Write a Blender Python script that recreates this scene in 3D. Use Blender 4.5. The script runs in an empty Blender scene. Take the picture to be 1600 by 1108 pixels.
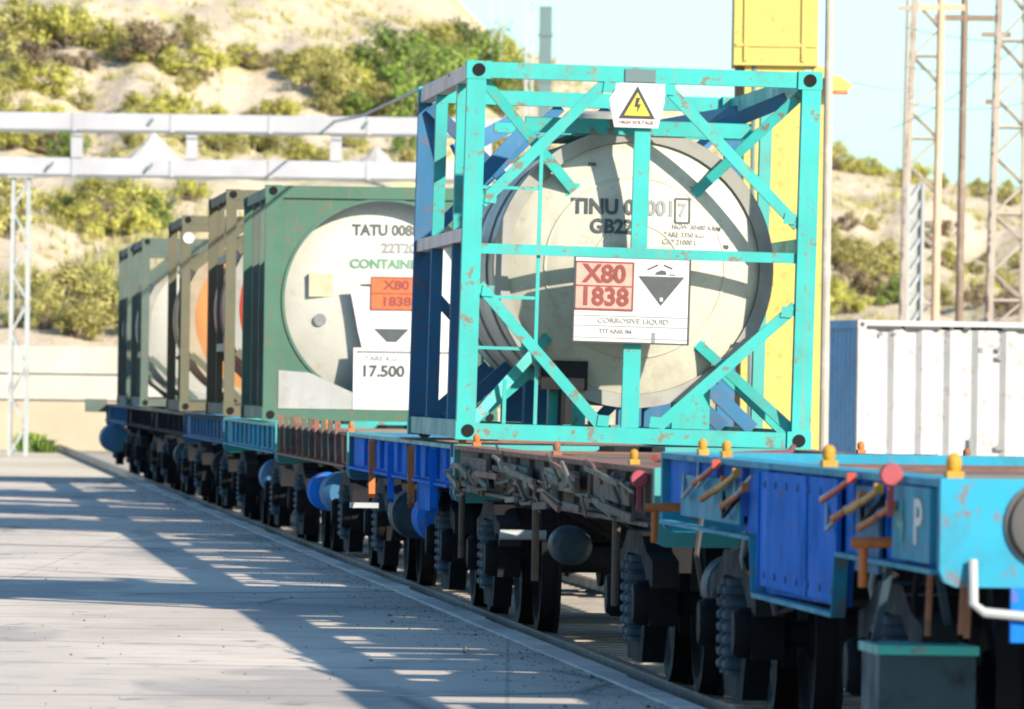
import bpy, math, random
from mathutils import Vector, Matrix, noise as mnoise
R = math.radians
random.seed(7)
S = bpy.context.scene
COL = S.collection

# ------------------------------------------------------------------ camera
FPX = 14800.0                      # focal length in pixels of the 1600 px wide photograph
ROLL, PITCH = R(0.8), math.atan(50 / FPX)
cam_d = bpy.data.cameras.new('camera')
cam_d.sensor_width = 36.0
cam_d.lens = 36.0 * FPX / 1600
cam_d.clip_start = 0.5
cam_d.clip_end = 5000
cam_d.dof.use_dof = True
cam_d.dof.focus_distance = 63.0
cam_d.dof.aperture_fstop = 10.0
cam = bpy.data.objects.new('camera', cam_d)
COL.objects.link(cam)
cam.matrix_world = Matrix.Translation((0, 0, 1.6)) @ (Matrix.Rotation(R(90) + PITCH, 4, 'X') @ Matrix.Rotation(ROLL, 4, 'Z'))
S.camera = cam
CR = cam.matrix_world.to_3x3()

# ------------------------------------------------------------------ sky and sun
SUNV = Vector((1.28, -1.60, 1.0)).normalized()
EL = math.asin(SUNV.z)
W = bpy.data.worlds.new('World')
S.world = W
W.use_nodes = True
wn, wl = W.node_tree.nodes, W.node_tree.links
bg = wn['Background']
sky = wn.new('ShaderNodeTexSky')
sky.sky_type = 'NISHITA'
sky.sun_disc = False
sky.sun_elevation = EL
sky.sun_rotation = math.atan2(SUNV.x, SUNV.y)
sky.air_density = 1.0
sky.dust_density = 0.8
sky.ozone_density = 0.9
tint = wn.new('ShaderNodeMix')
tint.data_type = 'RGBA'
tint.blend_type = 'MULTIPLY'
tint.inputs[0].default_value = 1.0
tint.inputs[7].default_value = (0.385, 0.57, 0.70, 1)      # thin summer sky, clear and slightly cyan
wl.new(sky.outputs[0], tint.inputs[6])
wl.new(tint.outputs[2], bg.inputs[0])
bg.inputs[1].default_value = 0.122
sun_d = bpy.data.lights.new('sun', 'SUN')
sun_d.energy = 3.55
sun_d.angle = R(0.9)
sun_d.color = (1.0, 0.90, 0.76)
sun = bpy.data.objects.new('sun', sun_d)
COL.objects.link(sun)
sun.rotation_euler = SUNV.to_track_quat('Z', 'Y').to_euler()
sun.location = (40, -50, 40)

S.view_settings.view_transform = 'Standard'
S.view_settings.look = 'None'
S.view_settings.gamma = 1.0
S.view_settings.exposure = 1.6
S.cycles.filter_width = 2.0


def at(px, py, Y):
    """the world point at distance Y that the photograph shows at px, py"""
    d = CR @ Vector(((px - 800) / FPX, -(py - 554) / FPX, -1.0))
    k = Y / d.y
    return Vector((d.x * k, Y, 1.6 + d.z * k))


# ------------------------------------------------------------------ materials
def nodes_of(m):
    m.use_nodes = True
    nt = m.node_tree
    return nt, nt.nodes, nt.links, nt.nodes['Principled BSDF']


def coords(nt, scale=(1, 1, 1), kind='Object'):
    tc = nt.nodes.new('ShaderNodeTexCoord')
    mp = nt.nodes.new('ShaderNodeMapping')
    mp.inputs['Scale'].default_value = scale
    nt.links.new(tc.outputs[kind], mp.inputs['Vector'])
    return mp.outputs[0]


def noise(nt, vec, scale, detail=4, rough=0.6):
    n = nt.nodes.new('ShaderNodeTexNoise')
    n.inputs['Scale'].default_value = scale
    n.inputs['Detail'].default_value = detail
    n.inputs['Roughness'].default_value = rough
    nt.links.new(vec, n.inputs['Vector'])
    return n.outputs['Fac']


def ramp(nt, fac, stops):
    r = nt.nodes.new('ShaderNodeValToRGB')
    e = r.color_ramp.elements
    while len(e) < len(stops):
        e.new(0.5)
    for i, (p, c) in enumerate(stops):
        e[i].position = p
        e[i].color = (c, c, c, 1) if isinstance(c, (int, float)) else (*c, 1)
    nt.links.new(fac, r.inputs[0])
    return r.outputs[0]


def mix(nt, fac, a, b, mode='MIX'):
    m = nt.nodes.new('ShaderNodeMix')
    m.data_type = 'RGBA'
    m.blend_type = mode
    for sock, v in ((m.inputs[0], fac), (m.inputs[6], a), (m.inputs[7], b)):
        if isinstance(v, (int, float)):
            sock.default_value = v
        elif isinstance(v, (tuple, list)):
            sock.default_value = (*v, 1)
        else:
            nt.links.new(v, sock)
    return m.outputs[2]


def bump(nt, fac, bsdf, strength=0.2, dist=0.01):
    b = nt.nodes.new('ShaderNodeBump')
    b.inputs['Strength'].default_value = strength
    b.inputs['Distance'].default_value = dist
    nt.links.new(fac, b.inputs['Height'])
    nt.links.new(b.outputs[0], bsdf.inputs['Normal'])


def paint(name, col, rough=0.5, dirt=(0.10, 0.075, 0.055), amt=0.35, scale=2.6, metal=0.0, streak=0.35, spec=0.4, chip=0.0):
    m = bpy.data.materials.new(name)
    nt, n, l, b = nodes_of(m)
    v = coords(nt)
    vs = coords(nt, (9, 9, 0.9))
    f1 = noise(nt, v, scale, 6, 0.65)
    f2 = noise(nt, vs, 1.0, 4, 0.6)
    tone = ramp(nt, noise(nt, v, scale * 0.45, 3), [(0.3, tuple(c * 0.82 for c in col)), (0.7, tuple(min(1, c * 1.10) for c in col))])
    d1 = ramp(nt, f1, [(0.52, 0.0), (0.72, amt)])
    d2 = ramp(nt, f2, [(0.5, 0.0), (0.75, streak)])
    c = mix(nt, d2, mix(nt, d1, tone, dirt), tuple(0.5 * x + 0.5 * y for x, y in zip(dirt, col)))
    if chip:
        f3 = noise(nt, v, 9.0, 5, 0.7)
        c = mix(nt, ramp(nt, f3, [(0.57, 0.0), (0.63, chip)]), c, (0.16, 0.07, 0.035))
        f4 = noise(nt, coords(nt, (16, 16, 0.7)), 1.0, 3, 0.6)
        c = mix(nt, ramp(nt, f4, [(0.60, 0.0), (0.74, chip * 0.6)]), c, (0.22, 0.13, 0.07))
    l.new(c, b.inputs['Base Color'])
    rr = ramp(nt, f1, [(0.3, max(0.05, rough - 0.12)), (0.75, min(1, rough + 0.25))])
    l.new(rr, b.inputs['Roughness'])
    b.inputs['Metallic'].default_value = metal
    b.inputs['Specular IOR Level'].default_value = spec
    bump(nt, f1, b, 0.12, 0.004)
    return m


def plain(name, col, rough=0.6):
    m = bpy.data.materials.new(name)
    nt, n, l, b = nodes_of(m)
    f = noise(nt, coords(nt), 14, 3)
    l.new(ramp(nt, f, [(0.3, tuple(c * 0.8 for c in col)), (0.7, tuple(min(1, c * 1.08) for c in col))]), b.inputs['Base Color'])
    b.inputs['Roughness'].default_value = rough
    return m


M = {}
M['teal'] = paint('teal_paint', (0.030, 0.31, 0.285), 0.5, amt=0.35, streak=0.4, chip=0.75, spec=0.25)
M['teal_old'] = paint('weathered_teal_paint', (0.04, 0.26, 0.24), 0.5, amt=0.55, streak=0.4)
M['navy'] = paint('dark_blue_paint_and_shade', (0.032, 0.125, 0.235), 0.65, amt=0.4, chip=0.4, spec=0.15)  # wagon paint; on the teal frame it colours in the shaded side
M['green'] = paint('green_paint', (0.050, 0.118, 0.082), 0.55, amt=0.4, streak=0.4, chip=0.35, spec=0.25)
M['olive'] = paint('olive_grey_paint', (0.10, 0.096, 0.062), 0.65, amt=0.5, chip=0.4, spec=0.2)
M['greygreen'] = paint('grey_green_paint', (0.075, 0.105, 0.088), 0.65, amt=0.5, chip=0.4, spec=0.2)
M['tankcream'] = paint('cream_tank_cladding', (0.42, 0.395, 0.32), 0.45, dirt=(0.24, 0.21, 0.16), amt=0.55, streak=0.6, chip=0.18)
M['tankwhite'] = paint('white_tank_paint', (0.42, 0.405, 0.355), 0.45, dirt=(0.34, 0.30, 0.23), amt=0.45, streak=0.5, chip=0.15)
M['tankring'] = paint('grey_tank_ring', (0.24, 0.235, 0.21), 0.5, amt=0.45)
M['red'] = paint('orange_red_paint', (0.42, 0.045, 0.018), 0.5, amt=0.25)
M['orangetank'] = paint('orange_tank_paint', (0.52, 0.23, 0.08), 0.5, amt=0.35)
M['beige'] = paint('beige_plate', (0.28, 0.225, 0.155), 0.6, amt=0.4)
M['white'] = paint('white_enamel', (0.50, 0.49, 0.47), 0.5, dirt=(0.36, 0.32, 0.27), amt=0.3, streak=0.25)
M['offwhite'] = paint('grey_white_plate', (0.30, 0.30, 0.29), 0.5, amt=0.3)
M['black'] = plain('black_print', (0.025, 0.027, 0.03), 0.6)
M['darkgrey'] = plain('dark_grey_print', (0.04, 0.048, 0.05), 0.6)
M['greyprint'] = plain('grey_print', (0.15, 0.155, 0.155), 0.6)
M['greenprint'] = plain('pale_green_print', (0.07, 0.19, 0.115), 0.6)
M['redprint'] = plain('red_print', (0.17, 0.03, 0.022), 0.6)
M['salmon'] = plain('faded_orange_plate', (0.46, 0.23, 0.18), 0.55)
M['orangeplate'] = plain('orange_plate', (0.48, 0.09, 0.02), 0.55)
M['yellowsign'] = plain('yellow_sign', (0.50, 0.40, 0.03), 0.5)
M['tan'] = plain('tan_sticker', (0.40, 0.32, 0.21), 0.6)
M['iron'] = paint('dark_iron', (0.017, 0.017, 0.019), 0.8, dirt=(0.014, 0.011, 0.009), amt=0.6, scale=6, spec=0.12)
M['wheel'] = paint('wheel_steel', (0.007, 0.007, 0.008), 0.7, dirt=(0.014, 0.011, 0.010), amt=0.5, scale=6, spec=0.15)
M['ironblue'] = paint('blue_black_iron', (0.020, 0.042, 0.058), 0.6, dirt=(0.010, 0.009, 0.008), amt=0.9, scale=5, spec=0.2)
M['rust'] = paint('rusty_iron', (0.20, 0.085, 0.05), 0.8, dirt=(0.06, 0.045, 0.035), amt=0.8, scale=7)
M['brown'] = paint('dirty_brown_paint', (0.10, 0.072, 0.05), 0.8, dirt=(0.035, 0.04, 0.022), amt=0.85, scale=8)
M['blue'] = paint('blue_wagon_paint', (0.006, 0.135, 0.52), 0.75, dirt=(0.02, 0.035, 0.06), amt=0.45, streak=0.5, chip=0.45, spec=0.10)
M['cyan'] = paint('light_blue_wagon_paint', (0.018, 0.23, 0.34), 0.65, dirt=(0.06, 0.07, 0.07), amt=0.6, streak=0.6, chip=0.6, spec=0.2)
M['orange'] = paint('orange_lever_paint', (0.42, 0.12, 0.025), 0.65, amt=0.6, scale=9, chip=0.5)
M['yellow'] = paint('yellow_lock_paint', (0.42, 0.215, 0.015), 0.55, amt=0.4, scale=9, chip=0.5)
M['pink'] = paint('red_marker_paint', (0.32, 0.04, 0.06), 0.6, amt=0.4, chip=0.4)
M['crane'] = paint('crane_yellow', (0.43, 0.335, 0.085), 0.6, dirt=(0.55, 0.38, 0.09), amt=0.5, scale=1.2, streak=0.5, chip=0.3)
M['galv'] = paint('galvanised_steel', (0.30, 0.32, 0.32), 0.5, dirt=(0.25, 0.23, 0.2), amt=0.35, metal=0.0)
M['pipe'] = paint('aluminium_pipe_jacket', (0.31, 0.31, 0.335), 0.55, dirt=(0.33, 0.32, 0.32), amt=0.5, scale=1.2)
M['mast'] = paint('faded_mast_paint', (0.30, 0.255, 0.215), 0.75, dirt=(0.20, 0.15, 0.11), amt=0.75, scale=1.6)
M['pole'] = paint('weathered_pole', (0.30, 0.27, 0.23), 0.7, dirt=(0.62, 0.55, 0.46), amt=0.9, scale=1.1)
M['greycol'] = paint('grey_green_column', (0.09, 0.14, 0.145), 0.6, amt=0.3, scale=1.2)
M['concrete'] = paint('pale_concrete', (0.38, 0.36, 0.31), 0.85, dirt=(0.36, 0.31, 0.24), amt=0.5, scale=1.4)
M['plinth'] = paint('sand_coloured_plinth', (0.36, 0.30, 0.215), 0.9, dirt=(0.38, 0.28, 0.18), amt=0.4, scale=1.0)
M['rock'] = paint('white_stone', (0.46, 0.44, 0.40), 0.95, dirt=(0.42, 0.38, 0.32), amt=0.5, scale=2.5)
M['rockgrey'] = paint('grey_stone', (0.30, 0.29, 0.28), 0.95, dirt=(0.30, 0.27, 0.24), amt=0.4, scale=2.5)
M['boxwhite'] = paint('white_container_paint', (0.33, 0.33, 0.335), 0.6, dirt=(0.30, 0.27, 0.24), amt=0.4, scale=1.6, streak=0.55, chip=0.35)
M['boxblue'] = paint('blue_container_paint', (0.17, 0.37, 0.58), 0.7, dirt=(0.28, 0.29, 0.31), amt=0.5, scale=1.6, streak=0.7, chip=0.3, spec=0.15)
M['pinkbeam'] = paint('faded_pink_paint', (0.62, 0.47, 0.41), 0.6, dirt=(0.30, 0.22, 0.18), amt=0.5)
M['darkpole'] = paint('dark_brown_pole', (0.16, 0.11, 0.08), 0.7, dirt=(0.40, 0.33, 0.28), amt=0.8, scale=0.8)
M['palerust'] = paint('pale_rust_paint', (0.46, 0.30, 0.20), 0.7, dirt=(0.58, 0.48, 0.40), amt=0.8, scale=0.8)
M['rustgrey'] = paint('grey_rusty_steel', (0.065, 0.060, 0.058), 0.7, dirt=(0.14, 0.06, 0.04), amt=0.6, scale=5)
M['wood'] = paint('weathered_wood', (0.21, 0.17, 0.115), 0.85, dirt=(0.09, 0.07, 0.05), amt=0.6, scale=5)
M['bark'] = paint('bark', (0.13, 0.10, 0.075), 0.9, amt=0.5, scale=5)
M['rail'] = paint('rail_steel', (0.20, 0.17, 0.15), 0.45, dirt=(0.14, 0.08, 0.05), amt=0.6, metal=0.5)
M['sleeper'] = paint('sleeper_concrete', (0.26, 0.23, 0.20), 0.9, amt=0.5)


def leaf_mat(name, c0, c1, c2):
    m = bpy.data.materials.new(name)
    nt, n, l, b = nodes_of(m)
    g = n.new('ShaderNodeNewGeometry')
    oi = n.new('ShaderNodeObjectInfo')
    c = ramp(nt, g.outputs['Random Per Island'], [(0.0, c0), (0.55, c1), (1.0, c2)])
    hs = n.new('ShaderNodeHueSaturation')
    mr = n.new('ShaderNodeMapRange')
    l.new(oi.outputs['Random'], mr.inputs[0])
    mr.inputs[3].default_value = 0.75
    mr.inputs[4].default_value = 1.25
    l.new(mr.outputs[0], hs.inputs['Value'])
    l.new(c, hs.inputs['Color'])
    l.new(hs.outputs[0], b.inputs['Base Color'])
    b.inputs['Roughness'].default_value = 0.6
    tr = n.new('ShaderNodeBsdfTranslucent')
    l.new(hs.outputs[0], tr.inputs[0])
    ms = n.new('ShaderNodeMixShader')
    ms.inputs[0].default_value = 0.3
    l.new(b.outputs[0], ms.inputs[1])
    l.new(tr.outputs[0], ms.inputs[2])
    l.new(ms.outputs[0], n['Material Output'].inputs[0])
    return m


M['leaf_yellow'] = leaf_mat('yellow_green_leaves', (0.22, 0.22, 0.03), (0.44, 0.42, 0.07), (0.60, 0.56, 0.16))
M['leaf_green'] = leaf_mat('green_leaves', (0.07, 0.13, 0.018), (0.16, 0.25, 0.035), (0.33, 0.38, 0.07))
M['leaf_olive'] = leaf_mat('olive_leaves', (0.18, 0.165, 0.04), (0.34, 0.31, 0.08), (0.50, 0.45, 0.16))
M['leaf_dry'] = leaf_mat('dry_brown_leaves', (0.13, 0.09, 0.06), (0.23, 0.17, 0.09), (0.36, 0.28, 0.14))


M['leaf_straw'] = leaf_mat('straw_grass', (0.26, 0.235, 0.06), (0.38, 0.35, 0.10), (0.48, 0.42, 0.18))


def ground_mat():
    m = bpy.data.materials.new('dry_earth')
    nt, n, l, b = nodes_of(m)
    v = coords(nt)
    big = noise(nt, v, 0.09, 6, 0.6)
    fine = noise(nt, v, 1.3, 6, 0.7)
    c = ramp(nt, big, [(0.32, (0.40, 0.33, 0.23)), (0.52, (0.48, 0.40, 0.29)), (0.72, (0.54, 0.46, 0.34))])
    c = mix(nt, ramp(nt, fine, [(0.52, 0.0), (0.7, 0.55)]), c, (0.33, 0.26, 0.17))
    l.new(c, b.inputs['Base Color'])
    b.inputs['Roughness'].default_value = 0.95
    bump(nt, fine, b, 0.5, 0.05)
    return m


def hill_mat():
    m = bpy.data.materials.new('dry_hillside')
    nt, n, l, b = nodes_of(m)
    v = coords(nt)
    big = noise(nt, v, 0.055, 5, 0.55)
    mid = noise(nt, v, 0.30, 6, 0.65)
    fine = noise(nt, v, 1.8, 5, 0.7)
    c = ramp(nt, big, [(0.34, (0.46, 0.365, 0.255)), (0.55, (0.54, 0.435, 0.315)), (0.72, (0.52, 0.40, 0.32))])
    c = mix(nt, ramp(nt, mid, [(0.50, 0.0), (0.66, 0.8)]), c, (0.42, 0.38, 0.12))
    c = mix(nt, ramp(nt, fine, [(0.52, 0.0), (0.76, 0.55)]), c, (0.25, 0.19, 0.12))
    l.new(c, b.inputs['Base Color'])
    b.inputs['Roughness'].default_value = 0.97
    bump(nt, fine, b, 0.9, 0.3)
    return m


def apron_mat():
    m = bpy.data.materials.new('worn_concrete_apron')
    nt, n, l, b = nodes_of(m)
    v = coords(nt)
    vw = coords(nt, (1.0, 0.35, 1))
    big = noise(nt, vw, 0.35, 5, 0.6)
    mid = noise(nt, v, 1.6, 7, 0.7)
    fine = noise(nt, v, 16, 5, 0.75)
    c = ramp(nt, big, [(0.30, (0.36, 0.30, 0.25)), (0.5, (0.45, 0.385, 0.32)), (0.7, (0.56, 0.48, 0.40))])
    c = mix(nt, ramp(nt, mid, [(0.50, 0.0), (0.70, 0.7)]), c, (0.24, 0.22, 0.205))
    c = mix(nt, ramp(nt, fine, [(0.58, 0.0), (0.72, 0.55)]), c, (0.52, 0.47, 0.42))
    st_ = noise(nt, coords(nt, (0.8, 0.25, 1)), 0.55, 3, 0.5)
    c = mix(nt, ramp(nt, st_, [(0.57, 0.0), (0.61, 0.55)]), c, (0.22, 0.205, 0.19))
    oil = noise(nt, coords(nt, (1, 0.5, 1)), 2.3, 4, 0.5)
    c = mix(nt, ramp(nt, oil, [(0.64, 0.0), (0.70, 0.7)]), c, (0.11, 0.10, 0.095))
    vo = n.new('ShaderNodeTexVoronoi')
    vo.feature = 'DISTANCE_TO_EDGE'
    vo.inputs['Scale'].default_value = 0.22
    l.new(v, vo.inputs['Vector'])
    c = mix(nt, ramp(nt, vo.outputs['Distance'], [(0.0, 0.8), (0.016, 0.0)]), c, (0.09, 0.08, 0.075))
    # worn patches of earth blown over the slab
    br = n.new('ShaderNodeTexBrick')
    br.inputs['Scale'].default_value = 1.0
    br.inputs['Mortar Size'].default_value = 0.012
    br.inputs['Brick Width'].default_value = 4.0
    br.inputs['Row Height'].default_value = 6.2
    br.inputs['Color1'].default_value = (0, 0, 0, 1)
    br.inputs['Color2'].default_value = (0, 0, 0, 1)
    br.inputs['Mortar'].default_value = (0.35, 0.35, 0.35, 1)
    br.offset = 0.0
    l.new(v, br.inputs['Vector'])
    c = mix(nt, br.outputs['Color'], c, (0.12, 0.105, 0.09))
    e = noise(nt, coords(nt, (0.7, 0.12, 1)), 0.9, 5, 0.6)
    c = mix(nt, ramp(nt, e, [(0.56, 0.0), (0.66, 0.6)]), c, (0.50, 0.43, 0.34))
    l.new(c, b.inputs['Base Color'])
    b.inputs['Roughness'].default_value = 0.9
    bump(nt, fine, b, 0.4, 0.01)
    return m


M['ground'], M['hill'], M['apron'] = ground_mat(), hill_mat(), apron_mat()
M['kerb'] = paint('kerb_concrete', (0.50, 0.47, 0.43), 0.9, dirt=(0.2, 0.17, 0.14), amt=0.6, scale=2)
M['ballast'] = paint('oily_ballast', (0.36, 0.30, 0.22), 0.95, dirt=(0.16, 0.13, 0.10), amt=0.6, scale=9)


# ------------------------------------------------------------------ mesh helpers
class MB:
    def __init__(self):
        self.v, self.f = [], []

    def add(self, vs, fs):
        o = len(self.v)
        self.v += [tuple(p) for p in vs]
        self.f += [tuple(i + o for i in f) for f in fs]
        return self

    def box(self, x0, x1, y0, y1, z0, z1):
        vs = [(x0, y0, z0), (x1, y0, z0), (x1, y1, z0), (x0, y1, z0), (x0, y0, z1), (x1, y0, z1), (x1, y1, z1), (x0, y1, z1)]
        return self.add(vs, [(3, 2, 1, 0), (4, 5, 6, 7), (0, 1, 5, 4), (1, 2, 6, 5), (2, 3, 7, 6), (3, 0, 4, 7)])

    def bar(self, a, b, w, h, up=(0, 1, 0)):
        a, b = Vector(a), Vector(b)
        d = (b - a).normalized()
        u = Vector(up)
        if abs(d.dot(u)) > 0.98:
            u = Vector((1, 0, 0))
        s = d.cross(u).normalized()
        u = s.cross(d).normalized()
        s, u = s * w / 2, u * h / 2
        vs = [a - s - u, a + s - u, a + s + u, a - s + u, b - s - u, b + s - u, b + s + u, b - s + u]
        return self.add(vs, [(0, 1, 2, 3), (7, 6, 5, 4), (1, 0, 4, 5), (2, 1, 5, 6), (3, 2, 6, 7), (0, 3, 7, 4)])

    def tube(self, pts, r, n=10):
        pts = [Vector(p) for p in pts]
        rs = r if isinstance(r, (list, tuple)) else [r] * len(pts)
        vs, fs = [], []
        for i, p in enumerate(pts):
            d = (pts[min(i + 1, len(pts) - 1)] - pts[max(i - 1, 0)]).normalized()
            u = Vector((0, 0, 1)) if abs(d.z) < 0.9 else Vector((1, 0, 0))
            s = d.cross(u).normalized()
            u = s.cross(d)
            for k in range(n):
                t = 2 * math.pi * k / n
                vs.append(p + (s * math.cos(t) + u * math.sin(t)) * rs[i])
        for i in range(len(pts) - 1):
            for k in range(n):
                fs.append((i * n + k, i * n + (k + 1) % n, (i + 1) * n + (k + 1) % n, (i + 1) * n + k))
        fs.append(tuple(range(n))[::-1])
        fs.append(tuple((len(pts) - 1) * n + k for k in range(n)))
        return self.add(vs, fs)

    def lathe(self, prof, n=48, axis='Y', c=(0, 0, 0), caps=None):
        """prof: (along axis, radius) pairs"""
        vs, fs = [], []
        for (a, r) in prof:
            for k in range(n):
                t = 2 * math.pi * k / n
                p, q = r * math.cos(t), r * math.sin(t)
                q3 = {'Y': (p, a, q), 'X': (a, p, q), 'Z': (p, q, a)}[axis]
                vs.append((c[0] + q3[0], c[1] + q3[1], c[2] + q3[2]))
        for i in range(len(prof) - 1):
            for k in range(n):
                fs.append((i * n + k, i * n + (k + 1) % n, (i + 1) * n + (k + 1) % n, (i + 1) * n + k))
        caps = (prof[0] != prof[-1] and not prof[0][1] > 0.6) if caps is None else caps
        if caps and prof[0][1] > 1e-6:
            fs.append(tuple(range(n)))
        if caps and prof[-1][1] > 1e-6:
            fs.append(tuple((len(prof) - 1) * n + k for k in range(n))[::-1])
        return self.add(vs, fs)

    def prism(self, poly, a0, a1, axis='Y'):
        """poly in the plane across axis: for Y (x,z), for X (y,z), for Z (x,y)"""
        def P(p, a):
            return {'Y': (p[0], a, p[1]), 'X': (a, p[0], p[1]), 'Z': (p[0], p[1], a)}[axis]
        n = len(poly)
        vs = [P(p, a0) for p in poly] + [P(p, a1) for p in poly]
        fs = [tuple(range(n)), tuple(range(2 * n - 1, n - 1, -1))]
        fs += [(i, i + n, (i + 1) % n + n, (i + 1) % n) for i in range(n)]
        return self.add(vs, fs)

    def mesh(self, name, mat, smooth=False):
        me = bpy.data.meshes.new(name)
        me.from_pydata(self.v, [], self.f)
        me.materials.append(mat)
        if smooth:
            me.polygons.foreach_set('use_smooth', [True] * len(me.polygons))
        import bmesh
        bm = bmesh.new()
        bm.from_mesh(me)
        bmesh.ops.recalc_face_normals(bm, faces=bm.faces)
        bm.to_mesh(me)
        bm.free()
        if smooth:
            try:
                me.set_sharp_from_angle(angle=R(35))
            except Exception:
                pass
        me.update()
        return me

    def build(self, name, mat, parent=None, smooth=False, loc=None):
        return link(name, self.mesh(name, M[mat] if isinstance(mat, str) else mat, smooth), parent, loc)


def link(name, data, parent=None, loc=None):
    o = bpy.data.objects.new(name, data)
    COL.objects.link(o)
    if parent is not None:
        o.parent = parent
    if loc is not None:
        o.location = loc
    return o


def tag(o, label=None, cat=None, group=None, kind=None):
    for k, v in (('label', label), ('category', cat), ('group', group), ('kind', kind)):
        if v:
            o[k] = v
    return o


def empty(name, loc, rz=0.0, rx=0.0, ry=0.0):
    o = bpy.data.objects.new(name, None)
    o.empty_display_size = 0.3
    COL.objects.link(o)
    o.location = loc
    o.rotation_euler = (rx, ry, rz)
    return o


def text(name, s, size, mat, parent, loc, depth=None, align='CENTER', squash=1.0):
    """lettering facing -Y; depth(x, z) -> y lays it on a curved head"""
    cu = bpy.data.curves.new(name, 'FONT')
    cu.body = s
    cu.size = size
    cu.align_x = align
    cu.align_y = 'CENTER'
    cu.offset = size * (0.034 if size > 0.1 else 0.004)
    cu.extrude = 0.002
    cu.resolution_u = 3
    t = bpy.data.objects.new(name, cu)
    COL.objects.link(t)
    bpy.context.view_layer.update()
    dg = bpy.context.evaluated_depsgraph_get()
    me = bpy.data.meshes.new_from_object(t.evaluated_get(dg))
    COL.objects.unlink(t)
    bpy.data.objects.remove(t)
    for v in me.vertices:
        x, y, z = v.co
        gx, gz = loc[0] + x * squash, loc[2] + y
        gy = (depth(gx, gz) if depth else loc[1]) - z
        v.co = (gx, gy, gz)
    me.materials.clear()
    me.materials.append(M[mat])
    me.name = name
    return link(name, me, parent)


# ------------------------------------------------------------------ the setting: ground, apron, track, hill
TAN = 0.066
RZ = math.atan(TAN)                  # the train runs away from us, a little to the left
U = Vector((-math.sin(RZ), math.cos(RZ), 0))
RT = Vector((math.cos(RZ), math.sin(RZ), 0))


def P(Y, x=0.0, z=0.0):
    """a point of the train's own line at world distance Y, x to its right, z up"""
    return Vector((0.86 - TAN * (Y - 64.6), Y, 0)) + RT * x + Vector((0, 0, z))


g = MB()
N = 40
xs = [-900 + 1800 * i / N for i in range(N + 1)]
ys = [-120 + 1400 * i / N for i in range(N + 1)]
g.add([(x, y, -0.14) for y in ys for x in xs], [(j * (N + 1) + i, j * (N + 1) + i + 1, (j + 1) * (N + 1) + i + 1, (j + 1) * (N + 1) + i) for j in range(N) for i in range(N)])
tag(g.build('ground', 'ground'), kind='structure')

g = MB()
a, b_ = P(-40, -1.0), P(156, -1.0)
poly = [(-60, -40), (a.x, a.y), (b_.x, b_.y)]
for k in range(14):
    t = k / 13
    poly.append((b_.x + (-60 - b_.x) * t, 156 + 2.2 * mnoise.noise((k * 0.8, 1.3, 0)) + 1.5 * t))
g.prism(poly, -0.15, 0.0, 'Z')
tag(g.build('apron', 'apron'), kind='structure')
g = MB()
for k in range(62):
    y0, y1 = -38 + k * 3.12, -38 + k * 3.12 + 3.09
    p, q = P(y0, -1.0), P(y1, -1.0)
    jj = random.uniform(-0.03, 0.012)
    g.prism([(p.x - 0.16, p.y), (p.x + jj, p.y), (q.x + jj, q.y), (q.x - 0.16, q.y)], -0.12, 0.008 + random.uniform(0, 0.01), 'Z')
tag(g.build('kerb', 'kerb'), kind='structure')
g = MB()
for x in (-0.79, 0.79):
    g.bar(P(-40, x, -0.055), P(320, x, -0.055), 0.07, 0.11, (0, 0, 1))
tag(g.build('rails', 'rail'), kind='structure')
g = MB()
p, q = P(-40, -0.98), P(320, -0.98)
p2, q2 = P(-40, 1.15), P(320, 1.15)
g.add([(p.x, p.y, -0.132), (p2.x, p2.y, -0.132), (q2.x, q2.y, -0.132), (q.x, q.y, -0.132)], [(0, 1, 2, 3)])
tag(g.build('track_bed', 'ballast'), kind='structure')
g = MB()
for k in range(230):
    y = 20 + k * 0.62
    g.bar(P(y, -0.93, -0.12), P(y, 1.35, -0.12), 0.24, 0.10, (0, 0, 1))
tag(g.build('sleepers', 'sleeper'), kind='structure')

SKY = [(-4000, 60), (-1200, -120), (200, -170), (520, -90), (650, -40), (705, -4), (760, 52), (810, 84), (870, 100), (960, 135), (1100, 190), (1230, 236),
       (1300, 250), (1400, 270), (1500, 290), (1620, 305), (2200, 330), (5000, 380)]
Y0, YR = 243.0, 470.0


def sky_at(u):
    for (a0, b0), (a1, b1) in zip(SKY, SKY[1:]):
        if a0 <= u <= a1:
            t = (u - a0) / (a1 - a0)
            return b0 + (b1 - b0) * t
    return SKY[0][1] if u < SKY[0][0] else SKY[-1][1]


def hill(x, y):
    u = x / y * FPX + 800
    zr = 1.6 + (604 + (u - 800) * math.sin(ROLL) - sky_at(u)) * YR / FPX
    t = (y - Y0) / (YR - Y0)
    if t < 0:
        return -0.3
    if t > 1:
        return zr - (y - YR) * 0.05
    f = t + 0.055 * math.sin(t * 2 * math.pi * 2.0)        # two benches
    z = zr * f
    w = min(1, 5 * t) * min(1, 6 * (1 - t))
    z += w * (1.3 * mnoise.noise((x * 0.11, y * 0.035, 3)) + 0.55 * mnoise.noise((x * 0.33, y * 0.10, 7)) + 0.22 * mnoise.noise((x * 1.1, y * 0.35, 9)) - 0.5 * max(0.0, 0.25 - abs(mnoise.noise((x * 0.16 + y * 0.01, y * 0.02, 15)))) * 4)
    return z


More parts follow.
